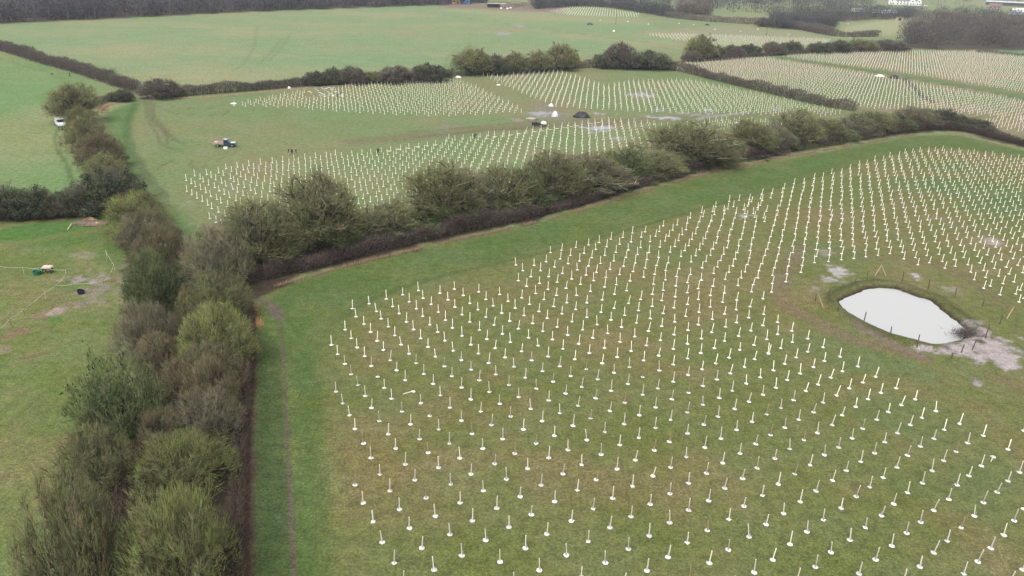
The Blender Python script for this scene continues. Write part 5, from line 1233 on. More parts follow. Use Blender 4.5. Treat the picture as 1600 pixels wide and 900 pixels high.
def lumps(name, mat, loc, r, h, n, label, cat, seed, group=None, el=(1, 1)):
    """heap of crumpled pieces, one irregular mound"""
    g = random.Random(seed)
    mb = MB()
    seg = 12
    rings = [(1.0, 0.0), (.92, .25), (.72, .6), (.42, .9), (.12, 1.0)]
    v = []
    for k_, (rr, zz) in enumerate(rings):
        for i in range(seg):
            a = 2 * math.pi * i / seg
            q_ = rr * (1 + g.uniform(-.16, .16))
            v.append((math.cos(a) * r * el[0] * q_, math.sin(a) * r * el[1] * q_, h * zz * (1 + g.uniform(-.14, .14)) if k_ else -.02))
    v.append((0, 0, h * 1.02))
    f = []
    for k_ in range(len(rings) - 1):
        for i in range(seg):
            f.append((k_ * seg + i, k_ * seg + (i + 1) % seg, (k_ + 1) * seg + (i + 1) % seg, (k_ + 1) * seg + i))
    for i in range(seg): f.append(((len(rings) - 1) * seg + i, (len(rings) - 1) * seg + (i + 1) % seg, len(v) - 1))
    mb.add(v, f)
    o = mb.build(name, mat)
    o.location = loc
    return tag(o, label, cat, group)
bed = Matrix.Rotation(R(8), 4, 'Z')
q1 = Vector((p.x, p.y, .77)) + bed @ Vector((-1.95, .1, 0))
lumps('sack_heap', M['tan'], q1, .75, .55, 0, 'tan sacks piled in the tail of the blue pickup', 'sacks', 3, None, (.75, 1))
q2 = Vector((p.x, p.y, .77)) + bed @ Vector((-1.0, -.1, 0))
lumps('tool_heap', M['bedwood'], q2, .55, .4, 0, 'dull brown bundle of gear in the middle of the pickup bed', 'gear', 4)
bp_ = at(352.5, 232.5)
bo = MB().box((0, 0, .22), (.85, .75, .44), .2).build('white_crate', M['white_paint']); bo.location = bp_
tag(bo, 'white square crate on the grass beside the blue pickup', 'crate')
p = at(95, 197)
car('white_van', (p.x, p.y, 0), math.atan2(-p.y, -p.x) + .15, M['white_paint'], 'small white van facing this way beside the narrow bush row', 'van', 'van', .95)
p = at(922, 39)
car('parked_car', (p.x, p.y, 0), R(20), M['grey_paint'], 'blue grey car parked alone in the far field', 'car')
# dark buggy with a trailer of white sacks
p = at(838, 197)
e = empty('utility_buggy', (p.x, p.y, 0), R(4), 'dark utility buggy with roll frame in the middle of the planted fields', 'buggy')
MB().prism([(-1.3, .45), (1.4, .45), (1.4, .75), (.8, .95), (.3, .8), (-.3, .8), (-.4, 1.0), (-1.3, 1.0)], -.7, .7).build('body', M['black'], e)
fr_ = MB()
for s in (-.62, .62):
    fr_.tube((.7, s, .9), (.25, s, 1.75), .035); fr_.tube((.25, s, 1.75), (-.4, s, 1.75), .035); fr_.tube((-.4, s, 1.75), (-.45, s, .95), .035)
fr_.tube((.25, -.62, 1.75), (.25, .62, 1.75), .035); fr_.tube((-.4, -.62, 1.75), (-.4, .62, 1.75), .035)
fr_.build('roll_frame', M['grey_paint'], e)
MB().box((-.1, 0, 1.78), (.75, 1.3, .05)).build('roof_panel', M['black'], e)
MB().box((.0, 0, .95), (.5, 1.1, .3)).build('seat', M['black'], e)
for x in (.95, -.9):
    for s in (-1, 1): wheel(e, x, s * .68, .32, .26)
p = at(849, 197)
e = empty('flat_trailer', (p.x, p.y, 0), R(4), 'low dark trailer hitched behind the buggy', 'trailer')
MB().box((0, 0, .6), (2.4, 1.4, .12)).build('deck', M['dark_timber'], e)
MB().tube((-1.2, 0, .55), (-2.0, 0, .5), .05).build('drawbar', M['black'], e)
for s in (-1, 1): wheel(e, 0, s * .78, .3, .2)
lumps('white_sacks', M['white_sack'], (p.x, p.y, .66), .85, .75, 0, 'white sacks heaped on the buggy trailer', 'sacks', 8, None, (1.2, .8))
# heaps and bags
def heap(px, py, wpx, hpx, mat, nm, label, cat, seed, group=None, ely=.8):
    p_ = at(px, py); s = mpp(p_)
    return lumps(nm, mat, (p_.x, p_.y, 0), wpx * s / 2, hpx * s, 0, label, cat, seed, group, (1, ely))
heap(867, 182, 11, 8, M['white_sack'], 'bulk_bag', 'big white bulk bag standing on the churned mud', 'bag', 21)
heap(861, 166, 8, 4.5, M['white_sack'], 'white_sack', 'small white sack behind the big bulk bag', 'sack', 22)
heap(909, 183, 27, 8, M['black'], 'mulch_heap', 'heap of black mulch on the mud right of the white bulk bag', 'heap', 23)
heap(1397, 122.5, 19, 5, M['black'], 'mulch_heap', 'heap of black mulch on the grass lane in the right hand field', 'heap', 24)
heap(1375, 119, 15, 2.6, M['white_sack'], 'white_sacks', 'white sacks beside the black heap on the grass lane', 'sacks', 25)
heap(716, 121, 9, 2.5, M['white_sack'], 'white_sack', 'white sheet in the gap left of the upper tree belt', 'sack', 26)
heap(452, 138, 6, 3, M['white_sack'], 'white_sack', 'white sack at the left end of the flat ground mats', 'sack', 27)
heap(779, 133, 8, 1.5, M['white_sack'], 'white_sack', 'flat white sheet at the lower left of the upper middle block', 'sheet', 28)
heap(1151, 193, 7, 3.5, M['white_sack'], 'white_sack', 'white sack on the ground behind the lone olive tree', 'sack', 29)
heap(1182, 86, 6, 3, M['white_sack'], 'white_sack', 'white sack beside the upper right hedge', 'sack', 30)
heap(830, 185, 18, 1.3, M['bedwood'], 'bark_pile', 'spread pinkish brown pile of offcuts left of the white bulk bag', 'pile', 31)
heap(365, 162, 10, 1.6, M['white_sack'], 'white_sack', 'flat white bundle at the left end of the upper rows', 'sack', 32)
for k_, (x, y, w_, h_, tx_) in enumerate([(938, 32, 4, 2, 'white sack right of the far blue grey car'), (959, 49, 7, 4, 'white sack heap at the foot of the telegraph pole'), (981, 34, 5, 2, 'white sacks just right of the far pole'), (1013, 38, 4, 2, 'first white bag along the far strip field'), (1061, 37, 4, 2.5, 'white bag near the pale offcuts in the far strip field'), (1084, 39, 4, 2, 'white bag right of the middle of the far strip field'), (1117, 46, 5, 2, 'white bag below the black heap in the far field'), (1157, 49, 5, 1.6, 'flat white bag in the right half of the far strip field'), (1184, 46, 4, 2, 'white bag close to the second pole'), (1232, 54, 4, 2, 'last white bag at the right end of the far strip field'), (1329, 60, 3, 2, 'white bag beside the far right hedge'), (1325, 38, 3, 2.5, 'white object at the left of the small pale field'), (1415, 34, 5, 3, 'white tank at the corner of the small pale field')]):
    heap(x, y, w_ * .6, h_ * .5, M['white_sack'], 'white_sack', tx_, 'sack', 50 + k_, 'white bags left about the far fields')
heap(1105, 39.5, 8, 2.2, M['black'], 'mulch_heap', 'small black heap in the far strip field', 'heap', 70)
# heap beside the paddock hedge
heap(142, 350, 62, 5, mat_plain('wood_chip_heap', (.12, .085, .062), .95, .5, 1.4, bump=.05), 'wood_chip_heap', 'brown heap of wood chips and brash in front of the paddock hedge', 'heap', 71, None, .45)
heap(141, 346, 26, 7, mat_plain('fresh_chip', (.24, .15, .08), .95, .4, 1.4, bump=.05), 'wood_chip_heap', 'small tan heap of fresh chips on top of the brown brash heap', 'heap', 72, None, .5)
for (a, b_, r_, lb) in (((148, 349), (154, 353), .2, 'pale cut log end lying on the wood chip heap'), ((106, 360), (112, 353), .09, 'pale branch leaning off the left end of the wood chip heap')):
    A_, B_ = at(*a), at(*b_); mb = MB(); mb.tube((0, 0, r_), tuple(Vector(B_ - A_) + Vector((0, 0, r_ + .25))), r_, r_ * .9, 9)
    o = mb.build('cut_log', M['log']); o.location = A_; tag(o, lb, 'log')
heap(208, 386, 26, 7, M['bark'], 'brash_pile', 'dark pile of cut branches at the paddock edge by the reddish shrub', 'pile', 73)
# brush pile at the pond
p = at(1512, 524); g = np.random.default_rng(5)
n = 700; a = np.c_[g.normal(0, .9, n), g.normal(0, .7, n), np.abs(g.normal(0, .25, n))]
G_ = Geo(); G_.spikes(a, a + unit(g.normal(size=(n, 3)) + [0, 0, .5]) * g.uniform(.4, 1.1, (n, 1)), .022, palette(g, n, [(84, 72, 70), (64, 56, 54), (108, 96, 92)]))
o = part('brush_pile', G_.mesh('brush_pile', M['twig']), None); o.location = (p.x, p.y, 0); tag(o, 'dark tangle of cut brush at the right end of the pond', 'brush pile')
# pond fence: posts with single wires, struts at the corners
ring_px = Z(1250, 390, 4.5, [(200, 335), (290, 290), (382, 252), (470, 208), (720, 222), (900, 278), (1088, 335), (1283, 400), (1405, 525), (1303, 622), (1210, 705), (1133, 725), (1065, 765), (822, 690), (638, 590), (450, 500), (262, 440), (108, 362)])
near_lab = ['far left corner', 'left end', 'left of the top strut', 'under the top strut', 'first right of the top strut', 'second right of the top strut', 'third right of the top strut', 'before the right strut', 'at the right strut', 'standing in the pale mud', 'right of the brush pile in mud', 'below the brush pile', 'broken and short at the bottom', 'tallest on the near bank', 'short on the near bank', 'on the near left bank', 'near the left corner bank', 'at the left strut']
pts = []
for k_, (x, y) in enumerate(ring_px):
    p = at(x, y); h_ = (1.35, 1.2, 1.25, 1.3, 1.5, 1.6, 1.4, 1.2, 1.5, 2.0, 1.5, 1.2, .8, 1.8, 1.0, 1.3, .9, 1.1)[k_]
    o = MB().tube((0, 0, -.1), (random.uniform(-.12, .12), random.uniform(-.1, .1), h_), .07, .06, 7).build('fence_post', M['post']); o.location = (p.x, p.y, 0)
    tag(o, 'brown wooden post round the pond, ' + near_lab[k_], 'fence post', 'posts round the pond'); pts.append((p, h_))
for (foot_px, top_px, lb) in (((1367, 431), (1375, 418), 'left timber leg of the inverted V brace beyond the pond'), ((1384, 431), (1375, 418), 'right timber leg of the inverted V brace beyond the pond'), ((1286, 479), (1276, 464), 'slanting timber strut at the left end of the pond fence'), ((1573, 498), (1581, 482), 'slanting timber strut at the right end of the pond fence')):
    A_ = at(*foot_px); s = mpp(A_); dx = (top_px[0] - foot_px[0]) * s
    o = MB().tube((0, 0, 0), (dx, .3, 1.65), .075, .07, 7).build('timber_strut', M['timber']); o.location = A_; tag(o, lb, 'strut')
# electric tape fence in the paddock
def tape_fence(posts, label, h=1.05, extra=()):
    P = [at(*q_) for q_ in posts]
    e = empty('tape_fence', P[0], 0, label, 'fence')
    for a, b_ in zip(P[:-1], P[1:]):
        A_, B_ = a - P[0], b_ - P[0]
        mb = MB(); n_ = 6
        for i in range(n_):
            t0, t1 = i / n_, (i + 1) / n_
            z0, z1 = h - .25 * 4 * t0 * (1 - t0) * .5, h - .25 * 4 * t1 * (1 - t1) * .5
            mb.tube(tuple(A_.lerp(B_, t0) + Vector((0, 0, z0))), tuple(A_.lerp(B_, t1) + Vector((0, 0, z1))), .015, .015, 4)
        mb.build('tape', M['tape'], e)
    for a in P:
        o = MB().tube((0, 0, 0), (0, 0, h + .08), .022, .018, 5).build('post', M['tape'] if random.random() < .4 else M['post'], e); o.location = a - P[0]
    return e
zf = lambda l: Z(0, 380, 6.923, l)
tape_fence(zf([(-260, 268 + 40), (0, 272 + 50), (260, 285 + 50), (445, 290 + 50), (728, 305 + 60)]), 'long straight white tape fence running to the left edge of the paddock')
tape_fence(zf([(728, 365), (722, 420), (618, 530), (500, 610), (270, 795), (125, 900), (20, 1010), (-200, 1200)]), 'white tape fence slanting down to the left edge of the paddock')
tape_fence(zf([(618, 530), (800, 520), (1130, 485)]), 'short white tape fence across the bare gravel patch')
tape_fence(zf([(1130, 485), (1208, 400), (1243, 300), (1190, 220), (1157, 150)]), 'curved white tape fence rising along the bush row')
p = at(75.5, 426)
e = empty('hay_rack', (p.x, p.y, 0), .1, 'pale pink topped feed rack on dark legs by the tape fence', 'feeder', None, (.75, .75, .8))
MB().prism([(-.9, 1.0), (.9, 1.0), (.75, 1.22), (-.75, 1.22)], -.6, .6).build('lid', M['pink'], e)
MB().box((0, 0, .8), (1.5, .9, .3)).build('tray', M['dark_timber'], e)
for sx in (-.7, .7):
    for sy in (-.45, .45): MB().box((sx, sy, .35), (.12, .12, .7)).build('leg', M['black'], e)
p = at(58.5, 429)
def tub(name, r, h, mat, loc, label, cat):
    e_ = empty(name, loc, 0, label, cat)
    mb = MB(); n_ = 14
    v = [(math.cos(2 * math.pi * i / n_) * q_, math.sin(2 * math.pi * i / n_) * q_, z) for q_, z in ((r * .82, 0), (r, h), (r * .92, h), (r * .78, .08)) for i in range(n_)]
    f = [(k_ * n_ + i, k_ * n_ + (i + 1) % n_, (k_ + 1) * n_ + (i + 1) % n_, (k_ + 1) * n_ + i) for k_ in range(3) for i in range(n_)] + [tuple(range(3 * n_, 4 * n_))]
    mb.add(v, f).build('shell', mat, e_)
    mb = MB(); mb.tube((-r, 0, h), (-r * .5, 0, h + .22), .02); mb.tube((-r * .5, 0, h + .22), (r * .5, 0, h + .22), .02); mb.tube((r * .5, 0, h + .22), (r, 0, h), .02)
    mb.build('handle', M['silver'], e_)
    return e_
tub('feed_tub', .6, .62, M['green_plastic'], p, 'round green plastic tub left of the feed rack', 'tub')
p = at(127, 459)
tub('water_bucket', .48, .6, M['black'], p, 'black bucket with a pale rim on the gravel patch', 'bucket')
# telegraph poles
for (px0, h_, lb) in (((962, 38), 7.0, 'thin telegraph pole right of the blue grey car'), ((1197, 56), 6.5, 'thin telegraph pole in the right half of the far strip field')):
    p = at(*px0); e = empty('telegraph_pole', p, 0, lb, 'pole', 'telegraph poles in the far fields')
    MB().tube((0, 0, 0), (0, 0, h_), .16, .12, 7).build('pole', M['post'], e)
    MB().box((0, 0, h_ - .5), (1.4, .12, .12)).build('cross_arm', M['post'], e)
# ------------------------------------------------------------------ buildings along the top
def windows(e, xs, z, w_, h_, y, mat='glass'):
    for x in xs: MB().box((x, y, z), (w_, .12, h_)).build('window', M[mat], e)
def gable_block(e, cx, cy, w_, d_, hw, hr, along='x', nm='wall', wallm='render_white', roofm='roof_grey'):
    if along == 'x':
        MB().box((cx, cy, hw / 2), (w_, d_, hw)).build(nm, M[wallm], e)
        y0, y1 = cy - d_ / 2 - .3, cy + d_ / 2 + .3
        mb = MB(); v = [(cx - w_ / 2 - .3, y0, hw), (cx + w_ / 2 + .3, y0, hw), (cx + w_ / 2 + .3, y1, hw), (cx - w_ / 2 - .3, y1, hw), (cx - w_ / 2 - .3, cy, hw + hr), (cx + w_ / 2 + .3, cy, hw + hr)]
        mb.add(v, [(0, 1, 5, 4), (2, 3, 4, 5), (1, 2, 5), (3, 0, 4), (3, 2, 1, 0)]); mb.build('roof', M[roofm], e)
    else:
        prof = [(cx - w_ / 2, 0), (cx + w_ / 2, 0), (cx + w_ / 2, hw), (cx, hw + hr), (cx - w_ / 2, hw)]
        MB().prism(prof, cy - d_ / 2, cy + d_ / 2).build(nm, M[wallm], e)
        mb = MB(); o_ = .25
        for s in (-1, 1):
            mb.add([(cx, cy - d_ / 2 - .4, hw + hr + .06), (cx, cy + d_ / 2, hw + hr + .06), (cx + s * (w_ / 2 + .4), cy + d_ / 2, hw - .2), (cx + s * (w_ / 2 + .4), cy - d_ / 2 - .4, hw - .2),
                    (cx, cy - d_ / 2 - .4, hw + hr + o_), (cx, cy + d_ / 2, hw + hr + o_), (cx + s * (w_ / 2 + .4), cy + d_ / 2, hw), (cx + s * (w_ / 2 + .4), cy - d_ / 2 - .4, hw)],
                   [(4, 5, 6, 7), (3, 2, 1, 0), (0, 4, 7, 3), (1, 2, 6, 5), (3, 7, 6, 2)])
        mb.build('roof', M[roofm], e)
p = at(1411, 8); az = math.atan2(p.x, p.y)
e = empty('white_house', (p.x, p.y, 0), -az, 'long white house with steep gables and grey roofs at the top right edge', 'house')
gable_block(e, -1, 6, 36, 8, 5.5, 4.2, 'x', 'wall')
for cx in (-14, 11, 19): gable_block(e, cx, 3, 8 if cx != 19 else 6, 6.5, 5.5, 4.6, 'y', 'gable_wing')
windows(e, (-7, -3, 1, 5), 1.6, 1.6, 1.6, 1.98); windows(e, (-7, -3, 1, 5), 4.2, 1.6, 1.2, 1.98)
for cx in (-14, 11, 19): windows(e, (cx - 1.5, cx + 1.5), 1.8, 1.3, 1.5, -.27); windows(e, (cx,), 5.2, 1.4, 1.5, -.27)
for cx in (-8, 6): MB().box((cx, 6, 10), (1.2, 1.0, 2.4)).build('chimney', M['brick'], e)
for (px0, L, lb) in (((1341, 19), 14, 'left white static mobile home among dark trees'), ((1373, 21), 15, 'middle white static mobile home in front of the white house'), ((1391, 21), 13, 'right white static mobile home nearest the small shelter')):
    p = at(*px0); az = math.atan2(p.x, p.y)
    e = empty('mobile_home', (p.x, p.y, 0), -az - .1, lb, 'mobile home', 'white mobile homes below the house')
    MB().box((0, 0, 1.9), (L, 4, 2.9)).build('wall', M['white_paint'], e)
    MB().prism([(-2.2, 3.36), (2.2, 3.36), (0, 4.1)], -L / 2 - .2, L / 2 + .2).mesh('roof', M['roof_grey'])
    mb = MB(); mb.add([(-L / 2 - .2, -2.2, 3.36), (L / 2 + .2, -2.2, 3.36), (L / 2 + .2, 2.2, 3.36), (-L / 2 - .2, 2.2, 3.36), (-L / 2 - .2, 0, 4.1), (L / 2 + .2, 0, 4.1)], [(0, 1, 5, 4), (2, 3, 4, 5), (1, 2, 5), (3, 0, 4), (3, 2, 1, 0)]); mb.build('roof', M['silver'], e)
    windows(e, (-L * .35, -L * .12, L * .12, L * .35), 2.2, 1.4, 1.0, -2.02)
    MB().box((0, 0, .24), (L * .95, 3.6, .46)).build('base_skirt', M['dark_timber'], e)
p = at(1405, 32); az = math.atan2(p.x, p.y)
e = empty('field_shelter', (p.x, p.y, 0), -az, 'small tan field shelter with a black panel for its shaded doorway in the small pale field', 'shed')
MB().box((0, 0, 1.5), (6.4, 3.2, 3.0)).build('wall', M['tan_boards'], e)
MB().box((.4, -1.62, 1.2), (2.4, .1, 2.3)).build('doorway', M['black'], e)  # black panel on the solid wall, painted shade of an open doorway
MB().box((0, -.1, 3.12), (7.0, 4.0, .22)).build('roof', M['roof_brown'], e)
def block(name, px0, dims, wall, roof, label, cat, rr=1.2, rot=0.0):
    p_ = at(*px0); az_ = math.atan2(p_.x, p_.y)
    e_ = empty(name, (p_.x, p_.y, 0), -az_ + rot, label, cat)
    gable_block(e_, 0, 0, dims[0], dims[1], dims[2], rr, 'x', 'wall', wall, roof)
    return e_
e = block('yellow_cabin', (713, 6), (8, 3.2, 4.2), 'yellow_paint', 'yellow_paint', 'yellow site cabin at the top edge beside the blue one', 'cabin', .3); windows(e, (-2, 1.5), 2.4, 1.4, 1.2, -1.62)
e = block('blue_cabin', (727.5, 6), (8.5, 3.2, 4.2), 'blue_cont', 'blue_cont', 'blue site cabin right of the yellow one at the top edge', 'cabin', .3); windows(e, (-2, 2), 2.4, 1.4, 1.2, -1.62)
p = at(776, 12); az = math.atan2(p.x, p.y)
e = empty('open_shed', (p.x, p.y, 0), -az, 'dark open sided shed on posts with a pale roof at the top edge', 'shed')
for x in (-8, -4, 0, 4, 8):
    for y in (-2, 2): MB().box((x, y, 1.8), (.3, .3, 3.6)).build('post', M['dark_timber'], e)
MB().box((0, 0, 3.72), (18, 5.4, .22)).build('roof', M['silver'], e)
MB().box((-3, 2.2, 1.6), (12, .15, 3.0)).build('back_wall', M['dark_timber'], e)
for k_, (x, y, lb) in enumerate([(783, 14.5, 'first white bale in front of the open shed'), (788, 12, 'white bale stacked at the right of the open shed'), (793, 15, 'white bale at the right end of the open shed'), (798, 14, 'last white bale right of the open shed')]):
    p = at(x, y); mb = MB(); mb.tube((-.8, 0, .75), (.8, 0, .75), .75, .75, 12); o = mb.build('wrapped_bale', M['white_paint']); o.location = p; tag(o, lb, 'bale', 'white bales by the shed')
e = block('farm_shed', (1575, 9), (58, 9, 4.5), 'dark_timber', 'silver', 'long low farm building with a pale ridge line at the top right edge', 'barn', 1.6)
e = block('brick_house', (1553, 17), (14, 8, 5.5), 'brick', 'roof_brown', 'pinkish brick house beyond the brown wood', 'house', 3.4); windows(e, (-4.5, -1.5, 1.5, 4.5), 1.7, 1.3, 1.3, -4.02); windows(e, (-4.5, 0, 4.5), 4.2, 1.3, 1.2, -4.02)
e = block('white_outbuilding', (1590, 21), (12, 7, 4), 'render_white', 'white_paint', 'white outbuilding at the right edge beyond the brown wood', 'outbuilding', 2.0); windows(e, (-3, 3), 2, 1.2, 1.2, -3.52)
e = block('dark_barn', (1596, 28), (20, 9, 3), 'dark_timber', 'roof_grey', 'dark barn roof at the right edge over the brown wood', 'barn', 3.0)
for k_, (x, y, pm2, lb) in enumerate([(1437, 11, 'grey_paint', 'grey car in the yard right of the white house'), (1446, 10, 'white_paint', 'white car second in the yard right of the white house'), (1441, 14, 'blue_paint', 'dark car nearest in the yard of the white house')]):
    p = at(x, y); car('parked_car', (p.x, p.y, 0), R(15 * k_), M[pm2], lb, 'car')

# ------------------------------------------------------------------ people
def person_mesh(pose):
    """one continuous skinned figure, about 1.75 m"""
    P = {'stand': dict(hip=(0, 0, .92), chest=(0, .0, 1.36), neck=(0, 0, 1.48), head=(0, .02, 1.64), kl=(-.11, .03, .49), kr=(.11, .0, .49), fl=(-.12, 0, .06), fr=(.12, 0, .06), el=(-.27, -.02, 1.12), er=(.27, -.02, 1.12), hl=(-.28, .1, .88), hr=(.28, .08, .87)),
         'walk': dict(hip=(0, 0, .91), chest=(0, .05, 1.35), neck=(0, .07, 1.47), head=(0, .1, 1.63), kl=(-.1, .2, .5), kr=(.1, -.05, .47), fl=(-.11, .3, .08), fr=(.11, -.36, .12), el=(-.26, -.1, 1.12), er=(.26, .12, 1.12), hl=(-.27, -.16, .9), hr=(.27, .3, .95)),
         'bend': dict(hip=(0, -.18, .9), chest=(0, .26, 1.12), neck=(0, .36, 1.14), head=(0, .5, 1.13), kl=(-.12, -.06, .48), kr=(.12, -.02, .48), fl=(-.14, -.1, .06), fr=(.14, .02, .06), el=(-.24, .36, .82), er=(.24, .36, .82), hl=(-.14, .5, .55), hr=(.14, .5, .55)),
         'crouch': dict(hip=(0, -.2, .42), chest=(0, .12, .82), neck=(0, .2, .92), head=(0, .3, 1.06), kl=(-.18, .25, .48), kr=(.18, .2, .5), fl=(-.16, 0, .06), fr=(.16, -.02, .06), el=(-.26, .28, .58), er=(.26, .28, .58), hl=(-.12, .5, .4), hr=(.12, .5, .4))}[pose]
    V_, E_, R_ = [], [], []
    def v(p_, r): V_.append(Vector(p_)); R_.append(r); return len(V_) - 1
    def ed(a, b_): E_.append((a, b_)); return b_
    pel = v(P['hip'], .15)
    wa = ed(pel, v((Vector(P['hip']) * .5 + Vector(P['chest']) * .5), .135))
    ch = ed(wa, v(P['chest'], .165))
    nk = ed(ch, v(P['neck'], .065))
    hd = ed(nk, v(P['head'], .105)); d = (Vector(P['head']) - Vector(P['neck'])).normalized(); ed(hd, v(Vector(P['head']) + d * .1, .075))
    for s, kk, ff, ee, hh in ((-1, 'kl', 'fl', 'el', 'hl'), (1, 'kr', 'fr', 'er', 'hr')):
        h0 = ed(pel, v(Vector(P['hip']) + Vector((s * .1, 0, -.06)), .105))
        k0 = ed(h0, v(P[kk], .07)); a0 = ed(k0, v(P[ff], .048)); ed(a0, v(Vector(P[ff]) + Vector((0, .17, -.02)), .042))
        sh = ed(ch, v(Vector(P['chest']) + Vector((s * .17, 0, .03)), .075))
        e0 = ed(sh, v(P[ee], .052)); w0 = ed(e0, v(P[hh], .036))
        dv = (Vector(P[hh]) - Vector(P[ee])).normalized()
        side = dv.cross(Vector((s, 0, 0))).normalized()
        palm = ed(w0, v(Vector(P[hh]) + dv * .07, .034))
        for f_ in range(4):
            b0 = ed(palm, v(Vector(P[hh]) + dv * .11 + side * (.024 * (f_ - 1.5)), .0115)); ed(b0, v(Vector(P[hh]) + dv * (.175 - .012 * abs(f_ - 1.4)) + side * (.028 * (f_ - 1.5)), .009))
        t0 = ed(w0, v(Vector(P[hh]) + dv * .06 + side * .05, .012)); ed(t0, v(Vector(P[hh]) + dv * .10 + side * .065, .010))
    me = bpy.data.meshes.new('person'); me.from_pydata([tuple(x) for x in V_], E_, [])
    ob = bpy.data.objects.new('person_build', me); COL.objects.link(ob)
    sk = ob.modifiers.new('skin', 'SKIN'); sk.use_smooth_shade = True
    for i, r in enumerate(R_): me.skin_vertices[0].data[i].radius = (r, r)
    me.skin_vertices[0].data[0].use_root = True
    ob.modifiers.new('sub', 'SUBSURF').levels = 1
    bpy.context.view_layer.update()
    out = bpy.data.meshes.new_from_object(ob.evaluated_get(bpy.context.evaluated_depsgraph_get()))
    bpy.data.objects.remove(ob)
    hip, head, hl, hr = (Vector(P[k_]) for k_ in ('hip', 'head', 'hl', 'hr'))
    out.materials.clear()
    for nm in ('dark_cloth', 'trouser', 'skin', 'hair', 'shoe'): out.materials.append(M[nm])
    for poly in out.polygons:
        c = poly.center
        legs = min((c - Vector(P[k_])).length for k_ in ('kl', 'kr', 'fl', 'fr'))
        tors = min((c - Vector(P[k_])).length for k_ in ('chest', 'neck', 'el', 'er', 'hl', 'hr'))
        if (c - head).length < .2 and (c - Vector(P['neck'])).length > .09:
            poly.material_index = 3 if (c - head).dot(d) > .02 and (c - head).y < .08 else 2
        elif min((c - hl).length - (c - Vector(P['el'])).length, (c - hr).length - (c - Vector(P['er'])).length) < -.22: poly.material_index = 2
        elif c.z < .12: poly.material_index = 4
        elif legs < tors and c.z < hip.z + .08: poly.material_index = 1
        else: poly.material_index = 0
        poly.use_smooth = True
    return out
PM = {k_: person_mesh(k_) for k_ in ('stand', 'walk', 'bend', 'crouch')}
def person(px0, pose, rz, label, sc=1.0, jacket=None):
    p_ = at(*px0)
    me = PM[pose]
    if jacket:
        me = me.copy(); me.materials[0] = M[jacket]
    o = part('person', me, None); o.location = p_; o.rotation_euler = (0, 0, rz); o.scale = (sc, sc, sc)
    return tag(o, label, 'person')
person((451.5, 242.5), 'stand', R(-80), 'left of three people in dark clothes standing above the middle block', 1.05)
person((456.5, 243), 'stand', R(60), 'middle of three people in dark clothes standing above the middle block')
person((463, 242.5), 'stand', R(100), 'right of three people in dark clothes standing above the middle block', 1.06)
person((590, 238), 'crouch', R(-60), 'person in dark clothes crouching among the laid out stakes')
person((742, 217), 'bend', R(-40), 'person in dark clothes bending over a stake at the top edge of the middle block', 1.08)
person((527, 151.5), 'bend', R(70), 'person in a grey jacket bending among the flat white mats', 1.1, 'grey_cloth')
person((532, 150.5), 'stand', R(110), 'person in black beside the bending one in the upper rows', 1.0)
person((109.5, 120.5), 'walk', R(100), 'lone person in dark clothes walking along the far left hedge', 1.1)
person((208.5, 154), 'stand', R(20), 'person in dark clothes standing at the muddy gateway')
person((837, 25), 'walk', R(90), 'tiny distant person walking by the far planted block') if False else None
# white box and trolley near the workers
p = at(535, 151.5); o = MB().box((0, 0, .45), (.7, .6, .9), .3, .92).build('white_box', M['white_sack']); o.location = p; tag(o, 'upright white tub beside the two workers in the upper rows', 'tub')
heap(520.5, 150.3, 5, 2.5, M['white_sack'], 'white_sack', 'white sack on dark ground left of the two workers', 'sack', 90)
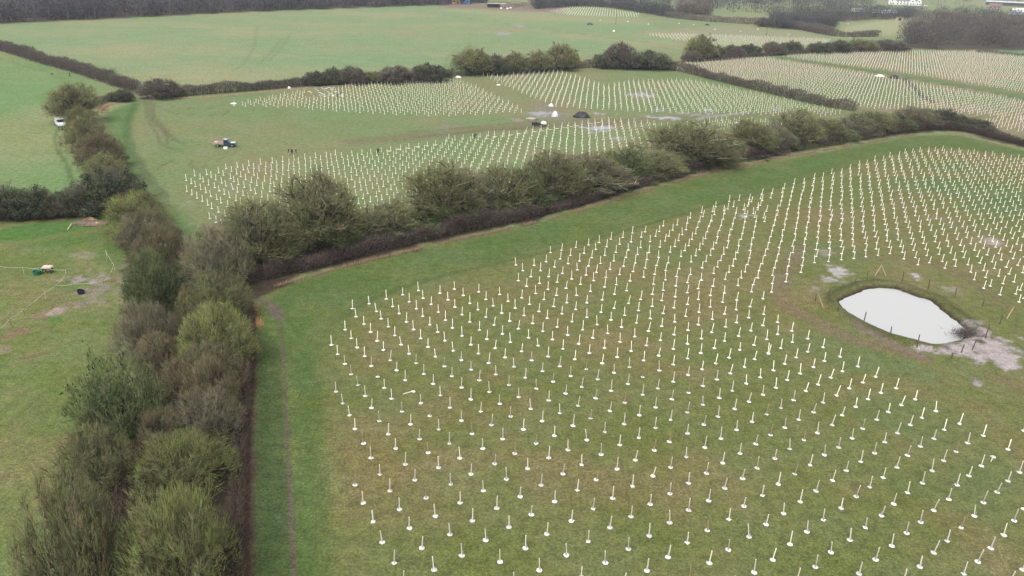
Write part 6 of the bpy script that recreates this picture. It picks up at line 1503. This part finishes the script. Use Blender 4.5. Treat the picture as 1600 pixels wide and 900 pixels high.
# dog
p = at(82, 117)
V_ = [(0, 0, .46), (-.28, 0, .48), (.30, 0, .50), (.42, 0, .60), (.55, 0, .66), (.68, 0, .62), (-.42, 0, .52), (-.58, 0, .44)]
E_ = [(0, 1), (0, 2), (2, 3), (3, 4), (4, 5), (1, 6), (6, 7)]
R_ = [.12, .12, .14, .085, .085, .045, .04, .02]
for sx, sy, par in ((.28, -.1, 2), (.28, .1, 2), (-.28, -.1, 1), (-.28, .1, 1)):
    b0 = len(V_); f_ = sx > 0
    V_ += [(sx, sy, .36), (sx + (.02 if f_ else .07), sy, .24), (sx + (0 if f_ else -.06), sy, .14), (sx + .02, sy, .02)]; R_ += [.06, .04, .03, .035]; E_ += [(par, b0), (b0, b0 + 1), (b0 + 1, b0 + 2), (b0 + 2, b0 + 3)]
for s in (-1, 1):
    V_.append((.53, s * .07, .75)); R_.append(.025); E_.append((4, len(V_) - 1))
me = bpy.data.meshes.new('dog'); me.from_pydata(V_, E_, [])
ob = bpy.data.objects.new('dog', me); COL.objects.link(ob); ob.modifiers.new('skin', 'SKIN').use_smooth_shade = True
for i, r in enumerate(R_): me.skin_vertices[0].data[i].radius = (r, r)
me.skin_vertices[0].data[0].use_root = True
ob.modifiers.new('sub', 'SUBSURF').levels = 1
bpy.context.view_layer.update()
dm = bpy.data.meshes.new_from_object(ob.evaluated_get(bpy.context.evaluated_depsgraph_get())); bpy.data.objects.remove(ob)
dm.materials.clear(); dm.materials.append(M['black'])
o = part('dog', dm, None); o.location = p; o.rotation_euler = (0, 0, R(170)); tag(o, 'black dog ahead of the lone walker by the far left hedge', 'dog')

# ------------------------------------------------------------------ haze over the far fields
hz = bpy.data.materials.new('haze'); hz.use_nodes = True
n_ = hz.node_tree; n_.nodes.clear()
vo = n_.nodes.new('ShaderNodeVolumePrincipled'); vo.inputs['Density'].default_value = HAZE = 0.00011
vo.inputs['Color'].default_value = (.80, .89, 1.0, 1)
oo = n_.nodes.new('ShaderNodeOutputMaterial'); n_.links.new(vo.outputs[0], oo.inputs['Volume'])
S_ = 3900.0
mb = MB(); mb.box((0, 0, (52 - 2.5) / 2), (2 * S_, 2 * S_, 52 + 2.5)); hm = mb.mesh('haze', hz)
tag(part('haze', hm, None), 'thin grey winter haze over the fields', kind='stuff')

print('TRIS', sum(len(m_.loops) - 2 * len(m_.polygons) for m_ in bpy.data.meshes if m_.users))
